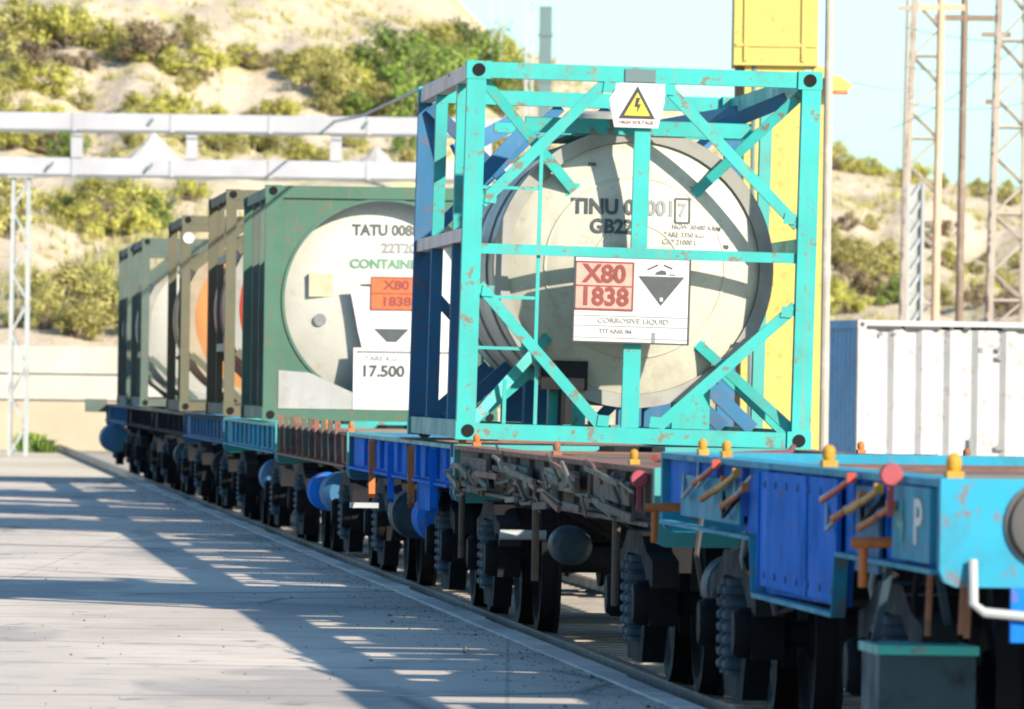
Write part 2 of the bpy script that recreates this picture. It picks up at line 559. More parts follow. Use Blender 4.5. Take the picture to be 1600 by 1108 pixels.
g = MB()
us = [-4000 + 80 * i for i in range(45)] + [-400 + 11 * i for i in range(222)] + [2042 + 90 * i for i in range(33)]
yy = [Y0 - 2 + (YR - Y0 + 2) * (i / 110) for i in range(111)] + [480, 520, 600, 720]
nu = len(us)
g.add([((u - 800) / FPX * y, y, hill((u - 800) / FPX * y, y)) for y in yy for u in us],
      [(j * nu + i, j * nu + i + 1, (j + 1) * nu + i + 1, (j + 1) * nu + i) for j in range(len(yy) - 1) for i in range(nu - 1)])
tag(g.build('hills', 'hill', smooth=True), kind='structure')


def on_hill(px, py):
    """where the line of sight through px, py meets the hillside"""
    for k in range(1, 460):
        y = Y0 + k * 0.5
        p = at(px, py, y)
        if p.z <= hill(p.x, p.y):
            return Vector((p.x, p.y, hill(p.x, p.y)))
    return None


# ------------------------------------------------------------------ tank containers
def dome(y0, R0, depth, c):
    """y of a dished head at x, z"""
    return lambda x, z: y0 - depth * max(0.0, 1 - ((x - c[0]) ** 2 + (z - c[1]) ** 2) / R0 ** 2) - 0.006


def castings(root, H, L, mat, Wd=1.219):
    for y in (0.0, L - 0.165):
        for x in (-1, 1):
            for z in (0.0, H - 0.118):
                o = MB().box(x * Wd - 0.081, x * Wd + 0.081, y - 0.004, y + 0.166, z - 0.003, z + 0.121)
                if x < 0:
                    o = MB().box(-Wd - 0.004, -Wd + 0.162, y - 0.004, y + 0.166, z - 0.003, z + 0.121)
                else:
                    o = MB().box(Wd - 0.162, Wd + 0.004, y - 0.004, y + 0.166, z - 0.003, z + 0.121)
                c = o.build('corner_casting', mat, root)
                h = MB()
                fx = x * (Wd - 0.08)
                if y == 0.0:
                    h.lathe([(-0.012, 0.001), (-0.012, 0.044), (0.002, 0.044)], 14, 'Y', (fx, 0, z + 0.06))
                    h.build('casting_hole_shade', 'wheel', c)  # near-black disc paints the shade inside the hole


def tank_mesh(root, Rk, cz, y0, y1, dep, mat, ring=None, Rhead=None, ringlen=0.09):
    Rh = Rhead or Rk - 0.06
    prof = []
    for i in range(13):
        r = Rh * i / 12
        prof.append((y0 - dep * (1 - (r / Rh) ** 2), max(r, 0.001)))
    body = list(prof)
    if ring:
        body += [(y0 + 0.02, Rh + 0.004), (y0 + 0.02, Rk - 0.02), (y0 + 0.05, Rk - 0.02)]
    else:
        body += [(y0 + 0.03, Rk - 0.03), (y0 + 0.09, Rk)]
    body += [(y0 + 0.12, Rk - 0.01), (y1 - 0.1, Rk - 0.01)]
    for i in range(13):
        r = Rh * (12 - i) / 12
        body.append((y1 + dep * (1 - (r / Rh) ** 2), max(r, 0.001)))
    t = MB().lathe(body, 72, 'Y', (0, 0, cz)).build('tank', mat, root, True)
    if ring:
        MB().lathe([(y0 - 0.03, Rh + 0.002), (y0 - 0.035, Rk + 0.012), (y0 + ringlen, Rk + 0.012), (y0 + ringlen, Rk - 0.03), (y0 - 0.03, Rh + 0.002)], 72, 'Y', (0, 0, cz)).build('tank_ring', ring, root, True)
    for yb in (1.5, 3.0, 4.5):
        MB().lathe([(yb - 0.035, Rk - 0.012), (yb - 0.035, Rk + 0.006), (yb + 0.035, Rk + 0.006), (yb + 0.035, Rk - 0.012)], 72, 'Y', (0, 0, cz)).build('tank_band', ring or mat, root, True)
    return t


L20 = 6.058
# ---- the teal frame with the cream tank
A = empty('tank_container', P(64.9, 0, 1.215), RZ, ry=R(1.0))
tag(A, 'cream tank in an open bright teal frame, with a hazard board on its end', 'tank container')
H = 2.591
for y in (0, L20 - 0.13):
    for x in (-1, 1):
        x0, x1 = (-1.217, -1.087) if x < 0 else (1.087, 1.217)
        o = MB().box(x0, x1, y, y + 0.13, 0.10, H - 0.10)
        o.build('corner_post', 'teal' if y == 0 else 'navy', A)  # far posts take the dark blue as painted-in shade
castings(A, H, L20, 'teal')
for y, mt in ((0.012, 'teal'), (L20 - 0.122, 'teal')):
    MB().box(-1.086, 1.086, y, y + 0.11, H - 0.112, H - 0.004).build('top_rail', mt, A)
    MB().box(-1.086, 1.086, y, y + 0.11, 0.004, 0.112).build('bottom_rail', mt, A)
# diagonals of the near end, then the far end
for (p, q, y) in (((-1.09, 1.62), (-0.25, 2.49), 0.02), ((0.12, 2.49), (1.09, 1.53), 0.02), ((-1.09, 1.06), (-0.20, 0.09), 0.02), ((1.09, 0.98), (0.13, 0.09), 0.02)):
    MB().bar((p[0], y + 0.03, p[1]), (q[0], y + 0.03, q[1]), 0.075, 0.055).build('diagonal_brace', 'teal', A)
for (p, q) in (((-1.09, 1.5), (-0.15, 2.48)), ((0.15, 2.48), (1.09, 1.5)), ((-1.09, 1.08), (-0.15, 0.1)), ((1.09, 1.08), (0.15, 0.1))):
    MB().bar((p[0], L20 - 0.06, p[1]), (q[0], L20 - 0.06, q[1]), 0.08, 0.055).build('diagonal_brace', 'navy', A)  # teal braces darkened in colour to look shaded
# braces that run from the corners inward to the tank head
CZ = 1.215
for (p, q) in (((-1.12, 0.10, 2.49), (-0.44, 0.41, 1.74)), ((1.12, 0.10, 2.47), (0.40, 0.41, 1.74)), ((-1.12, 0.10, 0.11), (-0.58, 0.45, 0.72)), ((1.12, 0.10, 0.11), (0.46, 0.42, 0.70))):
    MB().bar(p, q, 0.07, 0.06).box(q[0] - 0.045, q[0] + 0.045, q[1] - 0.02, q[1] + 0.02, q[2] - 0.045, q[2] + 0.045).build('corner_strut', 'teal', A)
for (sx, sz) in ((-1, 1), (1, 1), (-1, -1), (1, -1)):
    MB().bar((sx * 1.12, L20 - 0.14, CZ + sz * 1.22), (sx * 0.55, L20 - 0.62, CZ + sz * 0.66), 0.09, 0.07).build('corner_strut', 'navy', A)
for (x, z) in ((-1.03, 1.66), (-0.24, 2.44), (0.17, 2.44), (1.03, 1.58), (-1.03, 1.02), (-0.21, 0.155), (0.15, 0.155), (1.03, 0.94)):
    MB().prism([(x - 0.045, z - 0.035), (x + 0.035, z - 0.04), (x + 0.045, z + 0.035), (x - 0.035, z + 0.04)], 0.012, 0.0215).build('gusset_plate', 'teal', A)
MB().box(-1.086, 1.086, 0.03, 0.085, 1.275, 1.345).build('cross_rail', 'teal', A)
MB().box(-0.055, 0.055, 0.035, 0.105, 1.347, 2.20).build('centre_post', 'teal', A)
MB().box(-0.085, 0.035, 0.035, 0.105, 0.114, 0.71).build('centre_post', 'teal', A)
# ladder between the left post and the tank
ld = MB()
ld.box(-0.70, -0.675, 0.062, 0.088, 0.58, 2.10)
ld.box(-0.685, -0.66, 0.112, 0.138, 0.114, 0.55)
ld.box(-0.90, -0.875, 0.112, 0.138, 0.114, 0.42)
for z, x1 in ((1.72, -0.70), (0.97, -0.70), (0.62, -0.71)):
    ld.box(-1.086, x1, 0.066, 0.086, z, z + 0.022)
ld.build('ladder', 'teal', A)
# tank, ring and straps
tank_mesh(A, 0.955, CZ, 0.47, 5.55, 0.20, 'tankcream', 'tankring', 0.87, 0.16)
DA = dome(0.47, 0.87, 0.20, (0, CZ))
for y in (0.36, 2.9, 5.3):
    for sx in (-1, 1):
        s = MB()
        s.prism([(sx * 0.30, 0.115), (sx * 0.56, 0.115), (sx * 0.56, 0.46), (sx * 0.50, 0.47), (sx * 0.30, 0.36)], y + (0.13 if y < 1 else 0), y + 0.25)
        s.bar((sx * 1.10, y + 0.2, 0.12), (sx * 0.66, y + 0.2, 0.52), 0.10, 0.08)
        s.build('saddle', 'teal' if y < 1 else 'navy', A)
for sx in (-1, 1):
    x = sx * 1.16
    MB().box(x - 0.045, x + 0.045, 0.134, L20 - 0.134, H - 0.115, H - 0.01).build('top_side_rail', 'pinkbeam' if sx < 0 else 'teal', A)
    MB().box(x - 0.045, x + 0.045, 0.134, L20 - 0.134, 0.01, 0.13).build('bottom_side_rail', 'teal_old', A)
    MB().box(x - 0.04, x + 0.04, 0.134, L20 - 0.134, 1.36, 1.45).build('middle_side_rail', 'pinkbeam' if sx < 0 else 'teal', A)
    for yy_, mt in ((1.35, 'teal'), (3.9, 'teal')) if sx < 0 else ((3.4, 'teal_old'),):
        MB().box(x - 0.042, x + 0.042, yy_, yy_ + 0.12, 0.132, 1.358).build('side_post', 'navy' if sx < 0 else mt, A)  # lower left posts coloured dark to imitate the frame's shade side
        MB().box(x - 0.042, x + 0.042, yy_, yy_ + 0.12, 1.452, H - 0.117).build('side_post', mt, A)
# walkway on the crown and its cross beams
w = MB()
w.box(-0.78, 0.78, 0.42, 0.52, 2.13, 2.235)
w.box(-0.30, 0.30, 0.525, 5.5, 2.19, 2.225)
w.box(-0.92, 0.92, 1.6, 1.7, 2.15, 2.22)
w.build('walkway', 'teal', A)
w = MB()
for (p, q, w_) in (((0.50, 5.4, 2.30), (1.08, 4.9, 2.42), 0.16), ((0.62, 2.0, 2.22), (1.10, 1.4, 2.44), 0.10), ((-1.08, 3.5, 2.05), (-0.62, 3.8, 2.30), 0.12), ((-1.10, 1.0, 1.75), (-0.74, 1.3, 2.15), 0.10)):
    MB().bar(p, q, w_, 0.05).build('walkway_bracket', 'navy', A)  # dark blue paints in the shade on these rear pieces
w = MB()
w.lathe([(2.18, 0.26), (2.34, 0.26), (2.36, 0.22), (2.36, 0.001)], 24, 'Z', (0.0, 3.0, 0))
w.build('manhole', 'tankring', A, True)
for rs in (0.30, 0.62):
    ys = 0.47 - 0.20 * (1 - (rs / 0.87) ** 2)
    MB().lathe([(ys + 0.004, rs - 0.014), (ys - 0.008, rs - 0.004), (ys - 0.006, rs + 0.006), (ys + 0.010, rs + 0.016)], 64, 'Y', (0, 0, CZ), caps=False).build('weld_seam', 'tankcream', A, True)
# hazard board
sb = MB().box(-0.435, 0.345, -0.022, 0.006, 0.70, 1.272).build('hazard_board', 'white', A)
f = MB()
for (x0, x1, z0, z1) in ((-0.447, 0.357, 0.688, 0.70), (-0.447, 0.357, 1.272, 1.2735), (-0.447, -0.435, 0.70, 1.272), (0.345, 0.357, 0.70, 1.272)):
    f.box(x0, x1, -0.026, 0.006, z0, z1)
f.build('board_frame', 'black', sb)
op = MB().box(-0.43, -0.045, -0.030, -0.0225, 0.925, 1.235)
op.build('hazard_number_plate', 'salmon', sb)
ob = MB()
for (x0, x1, z0, z1) in ((-0.43, -0.045, 1.235, 1.247), (-0.43, -0.045, 0.913, 0.925), (-0.045, -0.033, 0.913, 1.247), (-0.43, -0.045, 1.073, 1.083)):
    ob.box(x0, x1, -0.033, -0.0225, z0, z1)
ob.build('plate_border', 'redprint', sb)
text('hazard_lettering', 'X80', 0.17, 'redprint', sb, (-0.235, -0.033, 1.157))
text('hazard_lettering', '1838', 0.17, 'redprint', sb, (-0.235, -0.033, 1.000))
pg = MB()
pg.prism([(0.00, 1.155), (0.315, 1.155), (0.158, 0.955)], -0.028, -0.0225)
pg.prism([(0.11, 1.168), (0.19, 1.168), (0.185, 1.192), (0.155, 1.20), (0.12, 1.185)], -0.027, -0.0225)
pg.prism([(0.21, 1.165), (0.25, 1.165), (0.25, 1.172), (0.21, 1.172)], -0.027, -0.0225)
pg.bar((0.06, -0.025, 1.20), (0.13, -0.025, 1.235), 0.012, 0.004)
pg.bar((0.17, -0.025, 1.235), (0.23, -0.025, 1.21), 0.010, 0.004)
pg.build('corrosive_symbol', 'darkgrey', sb)
pl = MB()
pl.prism([(0.148, 0.985), (0.168, 0.985), (0.168, 1.01), (0.148, 1.01)], -0.031, -0.0285)
pl.build('class_figure', 'white', sb)
ln = MB()
for (x0, x1, z) in ((-0.43, 0.34, 0.872), (-0.43, 0.34, 0.803), (-0.43, 0.34, 0.722)):
    ln.box(x0, x1, -0.0255, -0.0225, z, z + 0.006)
ln.box(0.10, 0.125, -0.0255, -0.0225, 0.70, 0.77)
ln.build('ruled_line', 'greyprint', sb)
text('board_lettering', 'CORROSIVE LIQUID', 0.05, 'greyprint', sb, (-0.03, -0.0255, 0.842), squash=1.1)
text('board_lettering', 'TITANIUM', 0.045, 'greyprint', sb, (-0.15, -0.0255, 0.768), squash=1.1)
# warning plate under the top rail
wp = MB().prism([(-0.20, 2.17), (0.10, 2.17), (0.14, 2.35), (0.14, 2.475), (-0.17, 2.475), (-0.24, 2.36)], -0.006, 0.0185).build('warning_plate', 'white', A)
MB().prism([(-0.172, 2.232), (0.078, 2.232), (-0.047, 2.455)], -0.012, -0.0065).build('sign_border', 'black', wp)
MB().prism([(-0.136, 2.252), (0.042, 2.252), (-0.047, 2.411)], -0.016, -0.0125).build('warning_triangle', 'yellowsign', wp)
MB().prism([(-0.055, 2.375), (-0.028, 2.375), (-0.042, 2.33), (-0.022, 2.33), (-0.050, 2.265), (-0.044, 2.312), (-0.066, 2.312)], -0.019, -0.0165).build('lightning_symbol', 'black', wp)
text('warning_lettering', 'HIGH VOLTAGE', 0.033, 'redprint', wp, (-0.048, -0.009, 2.205))
MB().box(-0.135, 0.075, 0.0, 0.0115, H - 0.108, H - 0.02).build('data_plate', 'greycol', A)
text('tank_lettering', 'TINU 0', 0.145, 'darkgrey', A, (-0.235, 0, 1.625), DA, squash=0.95)
text('tank_lettering', '001', 0.145, 'greyprint', A, (0.165, 0, 1.625), DA, squash=0.95)
text('tank_lettering', '7', 0.125, 'greyprint', A, (0.315, 0, 1.62), DA)
text('tank_lettering', 'GB22', 0.135, 'darkgrey', A, (-0.175, 0, 1.49), DA, squash=0.95)
fb = MB()
for (a0, a1) in (((0.265, 1.70), (0.365, 1.70)), ((0.265, 1.535), (0.365, 1.535)), ((0.265, 1.535), (0.265, 1.70)), ((0.365, 1.535), (0.365, 1.70))):
    fb.bar((a0[0], DA(*a0), a0[1]), (a1[0], DA(*a1), a1[1]), 0.014, 0.006)
fb.build('digit_box', 'darkgrey', A)
for z, s, x in ((1.505, 'MGW 30480 KG', 0.40), (1.45, 'TARE 3350 KG', 0.33), (1.40, 'CAP 21000 L', 0.30)):
    text('data_lettering', s, 0.05, 'greyprint', A, (x, 0, z), DA, squash=0.9)
# bolts and the chalk-mark plates on the head
for (x, z) in ((0.56, 1.50), (0.62, 1.38), (-0.31, 1.92)):
    MB().box(x - 0.025, x + 0.025, DA(x, z) - 0.004, DA(x, z) + 0.02, z - 0.012, z + 0.012).build('head_plate', 'darkgrey', A)
vb = MB()
vb.box(-0.62, -0.30, 0.38, 0.46, 0.36, 0.56)
vb.tube([(-0.45, 0.40, 0.36), (-0.45, 0.40, 0.12)], 0.05)
vb.build('outlet_valve', 'iron', A)

# ---- the green container with the round white head
B = empty('tank_container', P(98.2, 0, 1.215), RZ, ry=R(0.0))
tag(B, 'white tank behind a solid green end wall with a round opening', 'tank container')
HB = 2.438
CB = (0.02, 1.26)
RB = 1.04
for y in (0, L20 - 0.13):
    for x0, x1 in ((-1.217, -1.067), (1.067, 1.217)):
        MB().box(x0, x1, y, y + 0.13, 0.10, HB - 0.10).build('corner_post', 'green', B)
castings(B, HB, L20, 'green')
for y in (0.005, L20 - 0.115):
    MB().box(-1.066, 1.066, y, y + 0.11, HB - 0.13, HB - 0.003).build('top_rail', 'green', B)
    MB().box(-1.066, 1.066, y, y + 0.11, 0.003, 0.12).build('bottom_rail', 'green', B)
# end wall with a hole: a ring of quads from the circle to the rectangle
wv, wf = [], []
nn = 96
X0, X1, Z0, Z1 = -1.0665, 1.0665, 0.121, HB - 0.131
for k in range(nn):
    t = 2 * math.pi * k / nn
    dx, dz = math.cos(t), math.sin(t)
    cx_, cz_ = CB[0] + dx * RB, CB[1] + dz * RB
    k1 = min(((X1 - CB[0]) / dx if dx > 1e-6 else (X0 - CB[0]) / dx if dx < -1e-6 else 9e9), ((Z1 - CB[1]) / dz if dz > 1e-6 else (Z0 - CB[1]) / dz if dz < -1e-6 else 9e9))
    k1 = max(k1, RB + 0.004)
    for y in (0.035, 0.09):
        wv.append((cx_, y, cz_))
        wv.append((CB[0] + dx * k1, y, CB[1] + dz * k1))
for k in range(nn):
    a4, b4 = 4 * k, 4 * ((k + 1) % nn)
    wf += [(a4, a4 + 1, b4 + 1, b4), (a4 + 2, b4 + 2, b4 + 3, a4 + 3), (a4, b4, b4 + 2, a4 + 2)]
e = MB()
e.add(wv, wf)
e.build('end_wall', 'green', B)
MB().lathe([(0.018, RB - 0.012), (0.018, RB + 0.018), (0.034, RB + 0.018), (0.034, RB - 0.012), (0.018, RB - 0.012)], 72, 'Y', (CB[0], 0, CB[1])).build('opening_rim', 'green', B, True)
tank_mesh(B, 1.06, CB[1], 0.30, 5.7, 0.17, 'tankwhite', None, 1.045)
DB = dome(0.30, 1.045, 0.17, (0, CB[1]))
for sx in (-1, 1):
    MB().box(sx * 1.14 - 0.05, sx * 1.14 + 0.05, 0.134, L20 - 0.134, HB - 0.12, HB - 0.01).build('top_side_rail', 'green', B)
    MB().box(sx * 1.14 - 0.05, sx * 1.14 + 0.05, 0.134, L20 - 0.134, 0.01, 0.14).build('bottom_side_rail', 'green', B)
    for yy_ in (2.0, 3.9):
        MB().box(sx * 1.15 - 0.045, sx * 1.15 + 0.045, yy_, yy_ + 0.12, 0.142, HB - 0.122).build('side_post', 'greygreen', B)
pb = MB().prism([(-0.335, 1.40), (0.75, 1.40), (0.75, 0.77), (-0.20, 0.77), (-0.24, 0.93)], 0.010, 0.0165).build('placard', 'white', B)
MB().box(-0.105, 0.40, 0.002, 0.0095, 1.17, 1.49).build('hazard_number_plate', 'orangeplate', pb)
ob = MB()
for (x0, x1, z0, z1) in ((-0.105, 0.40, 1.49, 1.503), (-0.105, 0.40, 1.157, 1.17), (-0.118, -0.105, 1.157, 1.503), (-0.105, 0.40, 1.325, 1.337)):
    ob.box(x0, x1, -0.002, 0.0095, z0, z1)
ob.build('plate_border', 'redprint', pb)
text('hazard_lettering', 'X80', 0.13, 'redprint', pb, (0.15, 0.0, 1.415), squash=1.2)
text('hazard_lettering', '1838', 0.13, 'redprint', pb, (0.15, 0.0, 1.245), squash=1.2)
MB().prism([(-0.075, 0.965), (0.29, 0.965), (0.16, 0.83), (0.06, 0.83)], 0.004, 0.0095).add([], []).build('corrosive_symbol', 'darkgrey', pb)
lp = MB().box(-0.285, 0.75, 0.014, 0.0175, 0.125, 0.765).build('lower_plate', 'white', B)
MB().box(-0.25, 0.75, 0.006, 0.0135, 0.715, 0.735).build('ruled_line', 'greyprint', lp)
text('plate_lettering', '17.500', 0.16, 'darkgrey', lp, (0.02, 0.01, 0.52), squash=1.05)
text('plate_lettering', 'TARE KG', 0.07, 'greyprint', lp, (0.0, 0.01, 0.655), squash=1.2)
MB().prism([(-1.06, 0.125), (-0.29, 0.125), (-0.29, 0.30), (-0.74, 0.50), (-1.06, 0.52)], 0.017, 0.033).build('corner_panel', 'offwhite', B)
text('tank_lettering', 'TATU 00880', 0.155, 'darkgrey', B, (0.08, 0, 1.985), DB, squash=0.92)
text('tank_lettering', '22T20', 0.14, 'greyprint', B, (0.18, 0, 1.80), DB)
text('tank_lettering', 'CONTAINER', 0.13, 'greenprint', B, (0.06, 0, 1.635), DB, squash=1.05)
st = MB().box(-0.75, -0.50, DB(-0.63, 1.4) - 0.02, DB(-0.63, 1.4) + 0.03, 1.29, 1.53).build('sticker', 'tan', B)
rg = MB()
rg.lathe([(-0.01, 0.045), (-0.01, 0.065), (0.03, 0.065)], 20, 'Y', (-0.63, DB(-0.63, 1.05), 1.05))
rg.build('port_ring', 'greyprint', B, True)


def tank_box(name, Y, label, frame, tankm, ring, rw_=0.16, H=2.591, style='x', head=None, gusset=None, Rk=1.165, sideposts=(3.2,), side_mid=True):
    T = empty(name, P(Y, 0, 1.215), RZ)
    tag(T, label, 'tank container')
    for y in (0, L20 - 0.13):
        for x0, x1 in ((-1.217, -1.097), (1.097, 1.217)):
            MB().box(x0, x1, y, y + 0.13, 0.10, H - 0.10).build('corner_post', frame, T)
        MB().box(-1.096, 1.096, y + 0.012, y + 0.12, H - 0.125, H - 0.004).build('top_rail', frame, T)
        MB().box(-1.096, 1.096, y + 0.012, y + 0.12, 0.004, 0.125).build('bottom_rail', frame, T)
        for sx in (-1, 1):
            MB().bar((sx * 1.07, y + 0.06, 0.75), (sx * 0.35, y + 0.06, 0.11), 0.09, 0.06).build('diagonal_brace', frame, T)
            MB().bar((sx * 1.07, y + 0.06, H - 0.72), (sx * 0.35, y + 0.06, H - 0.11), 0.09, 0.06).build('diagonal_brace', frame, T)
    castings(T, H, L20, frame)
    cz = H / 2 - 0.05
    tank_mesh(T, Rk, cz, 0.36, 5.7, 0.18, tankm, ring, Rk - rw_)
    for sx in (-1, 1):
        x = sx * 1.15
        MB().box(x - 0.05, x + 0.05, 0.154, L20 - 0.134, H - 0.12, H - 0.01).build('top_side_rail', frame, T)
        MB().box(x - 0.05, x + 0.05, 0.154, L20 - 0.134, 0.01, 0.14).build('bottom_side_rail', frame, T)
        for yy_ in sideposts:
            MB().box(x - 0.028 - (0.02 if sx < 0 else 0), x + 0.028, yy_, yy_ + 0.10, 0.142, H - 0.122).build('side_post', frame, T)
        if side_mid:
            for z in (0.75, 1.78):
                MB().box(x - 0.05, x - 0.02, 0.16, sideposts[0] - 0.002, z, z + 0.09).build('side_rung', 'beige', T)
    if gusset:
        MB().prism([(-1.094, 0.126), (-1.094, 2.30), (-0.93, 2.0), (-0.90, 0.126)], 0.015, 0.05).build('corner_panel', gusset, T)
    return T


C = tank_box('tank_container', 109.6, 'red tank with a grey rim in an olive frame, just behind the green container', 'olive', 'red', 'tankring', 0.125, 2.62)
D = tank_box('tank_container', 126.0, 'orange tank with a beige rim and a small white disc on its olive frame', 'olive', 'orangetank', 'beige', 0.15, 2.60, sideposts=(1.5,))
MB().lathe([(0.0, 0.001), (0.0, 0.075), (0.012, 0.075)], 16, 'Y', (-1.13, -0.016, 2.30)).build('white_disc', 'white', D)
E = tank_box('tank_container', 145.6, 'white tank in a dark grey green frame, second from the far end of the train', 'greygreen', 'tankwhite', 'tankring', 0.10, 2.591, sideposts=(2.6,))
F = tank_box('tank_container', 154.2, 'grey tank in a dark frame on the farthest wagon', 'greygreen', 'tankring', 'tankring', 0.10, 2.591, side_mid=False)


# ------------------------------------------------------------------ wagons
_cache = {}


def shared(key, fn):
    if key not in _cache:
        _cache[key] = fn()
    return _cache[key]


def wheel_mesh():
    p = [(-0.065, 0.001), (-0.065, 0.11), (-0.04, 0.13), (-0.035, 0.36), (-0.065, 0.40), (-0.065, 0.468), (0.035, 0.478), (0.045, 0.505), (0.065, 0.50), (0.065, 0.40), (0.03, 0.36), (0.03, 0.13), (0.06, 0.11), (0.06, 0.001)]
    return MB().lathe(p, 40, 'X').mesh('wheel', M['wheel'], True)


def axle_mesh():
    return MB().lathe([(-0.98, 0.06), (-0.7, 0.065), (-0.7, 0.085), (0.7, 0.085), (0.7, 0.065), (0.98, 0.06)], 16, 'X').mesh('axle', M['iron'], True)


def spring_mesh():
    p = [(0.0, 0.001), (0.0, 0.10)]
    nco = 7
    for k in range(nco):
        z = 0.02 + k * 0.058
        p += [(z, 0.100), (z + 0.010, 0.116), (z + 0.030, 0.120), (z + 0.044, 0.114), (z + 0.052, 0.100)]
    p += [(0.43, 0.10), (0.45, 0.10), (0.45, 0.001)]
    return MB().lathe(p, 18, 'Z').mesh('spring', M['ironblue'], True)


def box_mesh():
    m = MB()
    m.box(-0.07, 0.08, -0.13, 0.13, -0.12, 0.16)
    m.lathe([(-0.15, 0.001), (-0.15, 0.10), (-0.12, 0.12), (-0.07, 0.12)], 18, 'X')
    return m.mesh('axle_box', M['wheel'], True)


def bogie(root, yc, tone):
    def frame_mesh():
        m = MB()
        for sx in (-1, 1):
            x0, x1 = sx * 0.98, sx * 1.12
            x0, x1 = min(x0, x1), max(x0, x1)
            m.prism([(-1.20, 0.56), (-1.20, 0.70), (-0.80, 0.74), (-0.45, 0.84), (0.45, 0.84), (0.80, 0.74), (1.20, 0.70), (1.20, 0.56), (0.84, 0.60), (0.42, 0.72), (-0.42, 0.72), (-0.84, 0.60)], x0, x1, 'X')
            m.prism([(-0.84, 0.60), (-0.70, 0.62), (-0.36, 0.26), (0.36, 0.26), (0.70, 0.62), (0.84, 0.60), (0.46, 0.15), (-0.46, 0.15)], x0 + 0.01, x1 - 0.01, 'X')
        m.box(-1.10, 1.10, -0.16, 0.16, 0.62, 0.80)
        m.lathe([(0.80, 0.2), (0.90, 0.2)], 20, 'Z')
        for sy in (-1, 1):
            m.bar((-0.75, sy * 0.38, 0.42), (0.75, sy * 0.38, 0.42), 0.08, 0.10)
            for sx in (-1, 1):
                m.prism([(sy * 0.40, 0.28), (sy * 0.47, 0.30), (sy * 0.45, 0.62), (sy * 0.39, 0.62)], sx * 0.79 - 0.05, sx * 0.79 + 0.05, 'X')
        return m.mesh('bogie', M['iron'])
    bo = link('bogie', shared('bogie', frame_mesh), root, (0, yc, 0))
    for sy in (-0.925, 0.925):
        link('axle', shared('axle', axle_mesh), bo, (0, sy, 0.478))
        for sx in (-1, 1):
            w_ = link('wheel', shared('wheel', wheel_mesh), bo, (sx * 0.79, sy, 0.478))
            if sx > 0:
                w_.rotation_euler = (0, 0, math.pi)
            bx_ = link('axle_box', shared('axle_box', box_mesh), bo, (sx * 1.05, sy, 0.478))
            if sx > 0:
                bx_.rotation_euler = (0, 0, math.pi)
    for sx in (-1, 1):
        for dy in (-0.16, 0.16):
            link('spring', shared('spring', spring_mesh), bo, (sx * 1.06, dy, 0.26))
    return bo


def coupler(root, y, s, mat='iron'):
    """s = -1 at the near end, 1 at the far end"""
    m = MB()
    m.box(-0.10, 0.10, min(y, y + s * 0.34), max(y, y + s * 0.34), 0.95, 1.15)
    yk = y + s * 0.34
    m.prism([(-0.20, yk), (0.16, yk), (0.20, yk + s * 0.10), (0.10, yk + s * 0.22), (0.02, yk + s * 0.10), (-0.06, yk + s * 0.10), (-0.16, yk + s * 0.26), (-0.26, yk + s * 0.20)], 0.90, 1.20, 'Z')
    m.build('coupler', mat, root)


def lever_set(root, y, x=-1.25, flip=1, n=3):
    """orange slanted locking levers and the handle below them on the left sill"""
    for k in range(n):
        yy_ = y + (0.0, 1.05, 0.45, 1.5)[k % 4]
        m = MB()
        z = (1.03, 1.05, 1.09, 1.12)[k % 4]
        m.tube([(x - 0.05, yy_ + 0.55, z - 0.05), (x - 0.03, yy_ + 0.1, z), (x - 0.02, yy_ - 0.35, z + 0.05)], [0.016, 0.014, 0.012], 8)
        m.box(x - 0.045, x - 0.010, yy_ - 0.40, yy_ - 0.35, z + 0.03, z + 0.07)
        m.build('lever', ('orange', 'orange', 'yellow', 'red')[k % 4], root)


HW = 1.19


